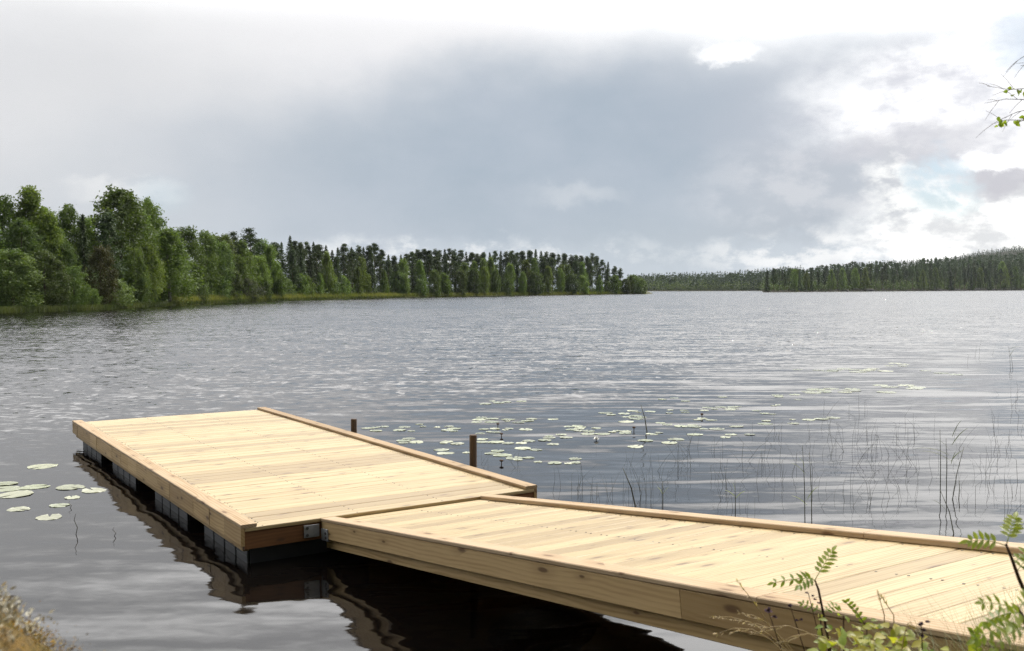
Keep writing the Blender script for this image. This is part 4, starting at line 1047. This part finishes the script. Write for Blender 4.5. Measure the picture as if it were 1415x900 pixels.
B=[(1090,902,982,853,2.6,'dry grass stalk arching farthest left along the gangway side',.25),(1095,905,1022,848,2.6,'dry grass stalk arching just under the gangway rail',.3),(1088,906,990,876,2.5,'low dry grass stalk with a feathery head, lowest of the left arching ones',.35),
 (1100,905,1028,862,2.7,'dry grass stalk between the two upper arching ones',.3),(1082,892,1017,801,2.8,'straight thin stalk leaning left across the gangway rail',.05),(1140,890,1040,876,2.5,'pale stalk bent flat to the left behind the rowan stem',.3),(1160,893,1075,889,2.4,'flattened straw stalk low beside the rowan stem',.3),
 (1245,905,1262,866,2.2,'pale arched blade right of the yellow shrub',.9),(1222,850,1213,818,2.7,'fine stalk crossing the rail above the yellow shrub',.0),(1235,850,1217,823,2.7,'thin crossing stalk right beside the fine one above the yellow shrub',.0)]
for q in B: bent(*q[:5],q[5],q[6])
# small plants with dark flower heads
m,t,out=new_mat('dull_purple'); principled(t,out,(.12,.075,.11),.7,.2); PURPLE=m
def flower(px,py,bx,by,Y,label,heads):
    a=at_depth(bx,by,Y); g=bank_z(a.x,a.y); b=Vector((a.x,a.y,g-.02)); root=empty('flower_stalk',b,(0,0,0),label,'flower','small dark flowers in front of the gangway side')
    tp=at_depth(px,py,Y)-b; mb=MB(); tube(mb,[(0,0,0),(a-b)*.8,a-b,(a-b).lerp(tp,.6),tp],[.002,.0018,.0016,.0013,.001],5); mb.build('stalk',STEMBROWN,root,smooth=True)
    for (hx,hy,r) in heads:
        h=at_depth(hx,hy,Y)-b; mb=MB()
        for i in range(26):
            d=Vector(rot_dirs(1)[0]); d.z=abs(d.z); leaflet(mb,h,d,r*1.5,r*.3,(rng.normal(),rng.normal(),1),.5)
        mb.build('flower_head',PURPLE,root)
flower(1062,845,1080,900,2.6,'dull purple flower left of the rowan stem',[(1062,845,.008),(1070,854,.006)])
flower(1092,838,1112,900,2.65,'brown budded stalk just left of the rowan sapling',[(1092,838,.005),(1101,858,.004),(1107,857,.004)])
flower(1117,820,1132,880,2.7,'thin stalk with dark seed beads beside the rowan leaf',[(1115,820,.004),(1123,824,.0035),(1126,829,.0035),(1131,834,.004)])
flower(1273,862,1275,905,2.3,'grey seeded stalk standing before the gangway rail',[(1273,864,.006),(1276,872,.005),(1274,880,.006),(1282,860,.004)])
def wisp(px,py,bx,by,Y,label):
    a=at_depth(bx,by,Y); g=bank_z(a.x,a.y); b=Vector((a.x,a.y,g-.02)); root=empty('vetch_sprig',b,(0,0,0),label,'sprig')
    tp=at_depth(px,py,Y)-b; mb=MB(); pts=[Vector((0,0,0)),(a-b)*.6,a-b,(a-b).lerp(tp,.5)+Vector((0,0,.01)),tp]; tube(mb,pts,[.0016,.0015,.0013,.001,.0007],5); mb.build('stem',STEMBROWN,root)
    lv=MB()
    for i in range(14):
        f=i/13; p=(a-b).lerp(tp,f)+Vector((0,0,.008*math.sin(3.1*f))); leaflet(lv,p,Vector((1 if i%2 else -1,rng.normal()*.4,.7)),.016,.004,(0,-1,.4),.25+.2*rng.random())
    lv.build('leaves',ROWANLEAF,root,smooth=True)
wisp(1168,832,1198,868,2.6,'small leafy sprig lying across the rail right of the rowan sapling')
wisp(1345,872,1350,905,2.1,'small leafy sprig at the rail near the corner sapling')

# mossy boulder at the lower left
bo=empty('mossy_boulder',(-1.0,1.32,1.02),(0,0,0),'lichen and moss covered boulder in the bottom left corner','boulder')
MOSSROCK=ground_mat('mossy_rock',((.10,.08,.025),(.16,.10,.03),(.05,.045,.03)),9,.02)
bm_=rock_mesh('rock',.53,31,MOSSROCK,.98,4)
rock=link('rock',bm_,bo); 
m,t,out=new_mat('moss_and_lichen'); ti=t.attr('tint',2)
cr=t.node('ShaderNodeValToRGB'); t.l.new(ti,cr.inputs[0]); e=cr.color_ramp.elements; e[0].position=0; e[0].color=(.10,.085,.018,1); e[1].position=1; e[1].color=(.52,.50,.42,1)
for p_,c_ in ((.3,(.33,.22,.03,1)),(.5,(.36,.17,.025,1)),(.62,(.20,.14,.05,1)),(.75,(.40,.36,.26,1))): q=e.new(p_); q.color=c_
principled(t,out,cr.outputs[0],.9,.1); MOSSM=m
co=np.array([v.co[:] for v in bm_.vertices]); no=np.array([v.normal[:] for v in bm_.vertices])
Cs=[];Ds=[];Ss=[];T=[]
patch=np.random.default_rng(5).normal(size=(6,3))*7
for i in range(110000):
    k=rng.integers(len(co)); p=co[k]+rng.normal(size=3)*.014; 
    if p[2]<-.25: continue
    f=sum(math.sin(patch[j]@p+j) for j in range(6))
    lich=f>1.1 or (p[2]>.36 and p[0]>.1 and rng.random()<.5)
    d=no[k]+rng.normal(size=3)*.5; d/=np.linalg.norm(d); L=(.006+.009*rng.random()) if lich else (.003+.004*rng.random())
    Cs.append(p+no[k]*L*.4); Ds.append(d); Ss.append(L); T.append(np.clip(.80+.2*rng.normal()*.5,.6,1) if lich else np.clip(.3+.14*rng.normal(),0,.6))
V_,F_=leaf_cards(np.array(Cs),np.array(Ss),.33,0,np.array(Ds)); tag(link('moss',np_mesh('moss',V_,F_,np.repeat(T,4),MOSSM),bo),None,None,None,'stuff')
mb=MB()
for i in range(110):
    k=rng.integers(len(co)); p=Vector(co[k]); n=Vector(no[k])
    if p.z<.2: continue
    d=(n+Vector((rng.normal()*.5,rng.normal()*.5,.6))).normalized(); L=.012+.016*rng.random(); tube(mb,[p,p+d*L*.6,p+d*L],[.0025,.003,.001],5,.85)
mb.build('lichen_stalks',MOSSM,bo)['kind']='stuff'

# unseen trees added behind and left of the camera to darken faces turned there
def near_mass():
    lib=[]
    for kn,crown,trunk in P['alder']+P['birch'][:2]:
        n=len(crown.vertices); co=np.empty(n*3,np.float32); crown.vertices.foreach_get('co',co); ti=np.empty(n,np.float32); crown.attributes['tint'].data.foreach_get('value',ti); lib.append((co.reshape(-1,3).copy(),ti.copy()))
    Vs=[];Ts=[]
    for (x,y,h) in [(-9,-3,9),(-13,-4.5,11),(-18,-5,12),(-24,-6,12),(-6,-7,10),(-2,-8,11),(3,-8.5,12),(8,-7,11),(12,-3.5,10),(-11,-10,13),(0,-13,14),(7,-13,13),(15,-9,13),(-18,-11,14),(-5,-5.5,6),(5.5,-5,6),(-30,-9,13)]:
        co,ti=lib[rng.integers(len(lib))]; a=rng.random()*6.28; q=h/NH; c_,s_=math.cos(a)*q*1.1,math.sin(a)*q*1.1; z=bank_z(x,y)
        Vs.append(np.stack([co[:,0]*c_-co[:,1]*s_+x,co[:,0]*s_+co[:,1]*c_+y,co[:,2]*q+z-.2],1)); Ts.append(ti)
    V=np.concatenate(Vs); return tag(link('added_shade_wood',np_mesh('added_shade_wood',V,np.arange(len(V)).reshape(-1,4),np.concatenate(Ts),ALDERLEAF)),'unseen leafy wood added behind the camera to shade the dock sides','wood',None,'stuff')
near_mass()
def side_mass():
    lib=[]
    for kn,crown,trunk in P['alder'][:2]+P['birch'][:2]+P['aspen'][:2]:
        n=len(crown.vertices); co=np.empty(n*3,np.float32); crown.vertices.foreach_get('co',co); ti=np.empty(n,np.float32); crown.attributes['tint'].data.foreach_get('value',ti); lib.append((co.reshape(-1,3)[:16000].copy(),ti[:16000].copy()))
    Vs=[];Ts=[]
    for px in list(range(-880,-60,22))*2:
        o=3+rng.random()*14; D=lshore(px)+o; co,ti=lib[rng.integers(len(lib))]; q=(8+4*rng.random())/NH; a=rng.random()*6.28; c_,s_=math.cos(a)*q*1.1,math.sin(a)*q*1.1
        Vs.append(np.stack([co[:,0]*c_-co[:,1]*s_+sx(px,D),co[:,0]*s_+co[:,1]*c_+D,co[:,2]*q+lz(o)-.2],1)); Ts.append(ti)
    V=np.concatenate(Vs); tag(link('bank_wood',np_mesh('bank_wood',V,np.arange(len(V)).reshape(-1,4),np.concatenate(Ts),ALDERLEAF)),'leafy wood carrying on along the left far bank outside the photo','wood',None,'stuff')
side_mass()

# stones at the waterline and one under water beside the gangway
for px,py,r,z,lab,sd_ in ((1014,880,.05,.01,'small dark wet stone in the water under the gangway edge',3),):
    p=on_z(px,py,0); o=link('wet_stone',rock_mesh('wet_stone',r,sd_,BEDM,.6,3),None,(p.x,p.y,z)); tag(o,lab,'stone')
p=on_z(745,868,-.25); o=link('sunken_stone',rock_mesh('sunken_stone',.34,12,STONEM,.55,3),None,(p.x,p.y,-.32)); tag(o,'pale sunken stone dimly seen through the dark water beside the gangway','stone')

# birch just outside the frame on the right, one twig reaching in
tb=Vector((4.6,4.6,bank_z(4.6,4.6)-.05)); near=empty('near_birch',tb,(0,0,0),'birch at the right border reaching thin leafy twigs into the sky','birch')
mb=MB(); tube(mb,[(0,0,0),(.02,.02,1.2),(.05,0,2.6),(.02,.05,4.2),(.08,.1,6.0)],[.075,.06,.045,.03,.01],9); mb.build('trunk',BIRCHBARK,near,smooth=True)
def twig_set(targets,Y,start):
    mb=MB(); lv=MB()
    s=at_depth(1530,118,Y+.25)-tb; t0=Vector((.04,.02,2.55)); tube(mb,[t0,t0.lerp(s,.35)+Vector((0,.05,.16)),t0.lerp(s,.7)+Vector((0,.03,.12)),s],[.024,.018,.012,.007],7)
    for (pts,leaves) in targets:
        q=[s]+[at_depth(x,y,Y+dy)-tb for x,y,dy in pts]; n=len(q); tube(mb,q,[.004]+[max(.0006,.0034*(1-(i+.5)/n)) for i in range(1,n)],5)
        # side twiglets
        for i in range(2,n):
            for k in range(2):
                f=rng.random(); b=q[i-1].lerp(q[i],f); d=(q[i]-q[i-1]).normalized()+Vector((rng.normal()*.25,rng.normal()*.3,rng.normal()*.5)); tube(mb,[b,b+d*.03,b+d*.055+Vector((0,0,-.005))],[.0009,.0007,.0004],4)
        for (x,y,dy,k) in leaves:
            c=at_depth(x,y,Y+dy)-tb
            for i in range(k):
                d=Vector((rng.normal(),rng.normal()*.6,-.5+rng.normal()*.6)); leaflet(lv,c+Vector((rng.normal()*.007,rng.normal()*.01,rng.normal()*.006)),d,.017+.007*rng.random(),.0065,Vector((rng.normal()*.6,-1,rng.normal()*.5)),rng.random()*.5)
    mb.build('twigs',STEMBROWN,near,smooth=True); lv.build('leaves',ROWANLEAF,near,smooth=True)
Yb=3.6
twig_set([([(1470,110,.3),(1425,122,0),(1395,124,0),(1364,119,0)],[(1410,124,0,5),(1394,128,0,2),(1415,117,0,3),(1402,121,0,2)]),
 ([(1470,140,.2),(1425,138,0),(1390,137,0),(1360,143,0)],[(1418,133,.03,4)]),
 ([(1470,150,.2),(1428,150,0),(1405,155,0),(1388,163,0)],[(1404,168,0,3),(1412,163,0,2),(1410,170,0,1)]),
 ([(1475,170,.2),(1430,166,0),(1390,166,0),(1370,172,0)],[(1386,168,0,5),(1373,164,0,2),(1384,172,0,1),(1414,158,0,3)]),
 ([(1470,60,.2),(1430,70,0),(1412,80,0),(1403,86,0)],[]),
 ([(1470,90,.2),(1428,88,0),(1410,91,0)],[(1425,80,0,4)])],Yb,tb+Vector((.03,.02,3.05)))
mb=MB(); lv=MB()
for i in range(9):
    z=3.2+i*.32; a=i*2.2+.5; d=Vector((abs(math.cos(a))*.9+.15,math.sin(a),.5)).normalized(); L=1.3-.1*i; b=Vector((.04,.04,z)); e=b+d*L; tube(mb,[b,b+d*L*.5+Vector((0,0,.06)),e],[.016,.010,.003],5)
    for k in range(70):
        f=.35+.65*rng.random(); c=b.lerp(e,f)+Vector(rng.normal(size=3)*.14); leaflet(lv,c,Vector((rng.normal(),rng.normal(),-.6)),.032,.012,Vector((rng.normal(),rng.normal(),1)),rng.random()*.5)
mb.build('limbs',BIRCHBARK,near,smooth=True); lv.build('crown',ROWANLEAF,near,smooth=True)

# ------------------------------------------------------------------ the air between here and the far shores
m=bpy.data.materials.new('air'); m.use_nodes=True; t=NT(m.node_tree); t.n.clear(); out=t.node('ShaderNodeOutputMaterial')
pv=t.node('ShaderNodeVolumePrincipled'); pv.inputs['Color'].default_value=(.86,.92,1,1); pv.inputs['Density'].default_value=.00004; pv.inputs['Anisotropy'].default_value=.2
t.l.new(pv.outputs[0],out.inputs['Volume'])
mb=MB(); x0,x1,y0,y1,z0,z1=-4100,4100,-1600,6100,-3.0,140
mb.add([(x0,y0,z0),(x1,y0,z0),(x1,y1,z0),(x0,y1,z0),(x0,y0,z1),(x1,y0,z1),(x1,y1,z1),(x0,y1,z1)],[(3,2,1,0),(4,5,6,7),(0,1,5,4),(1,2,6,5),(2,3,7,6),(3,0,4,7)])
hzb=mb.build('haze',m); hzb['kind']='stuff'; hzb['label']='thin pale haze over the lake and the far shores'; hzb['category']='haze'
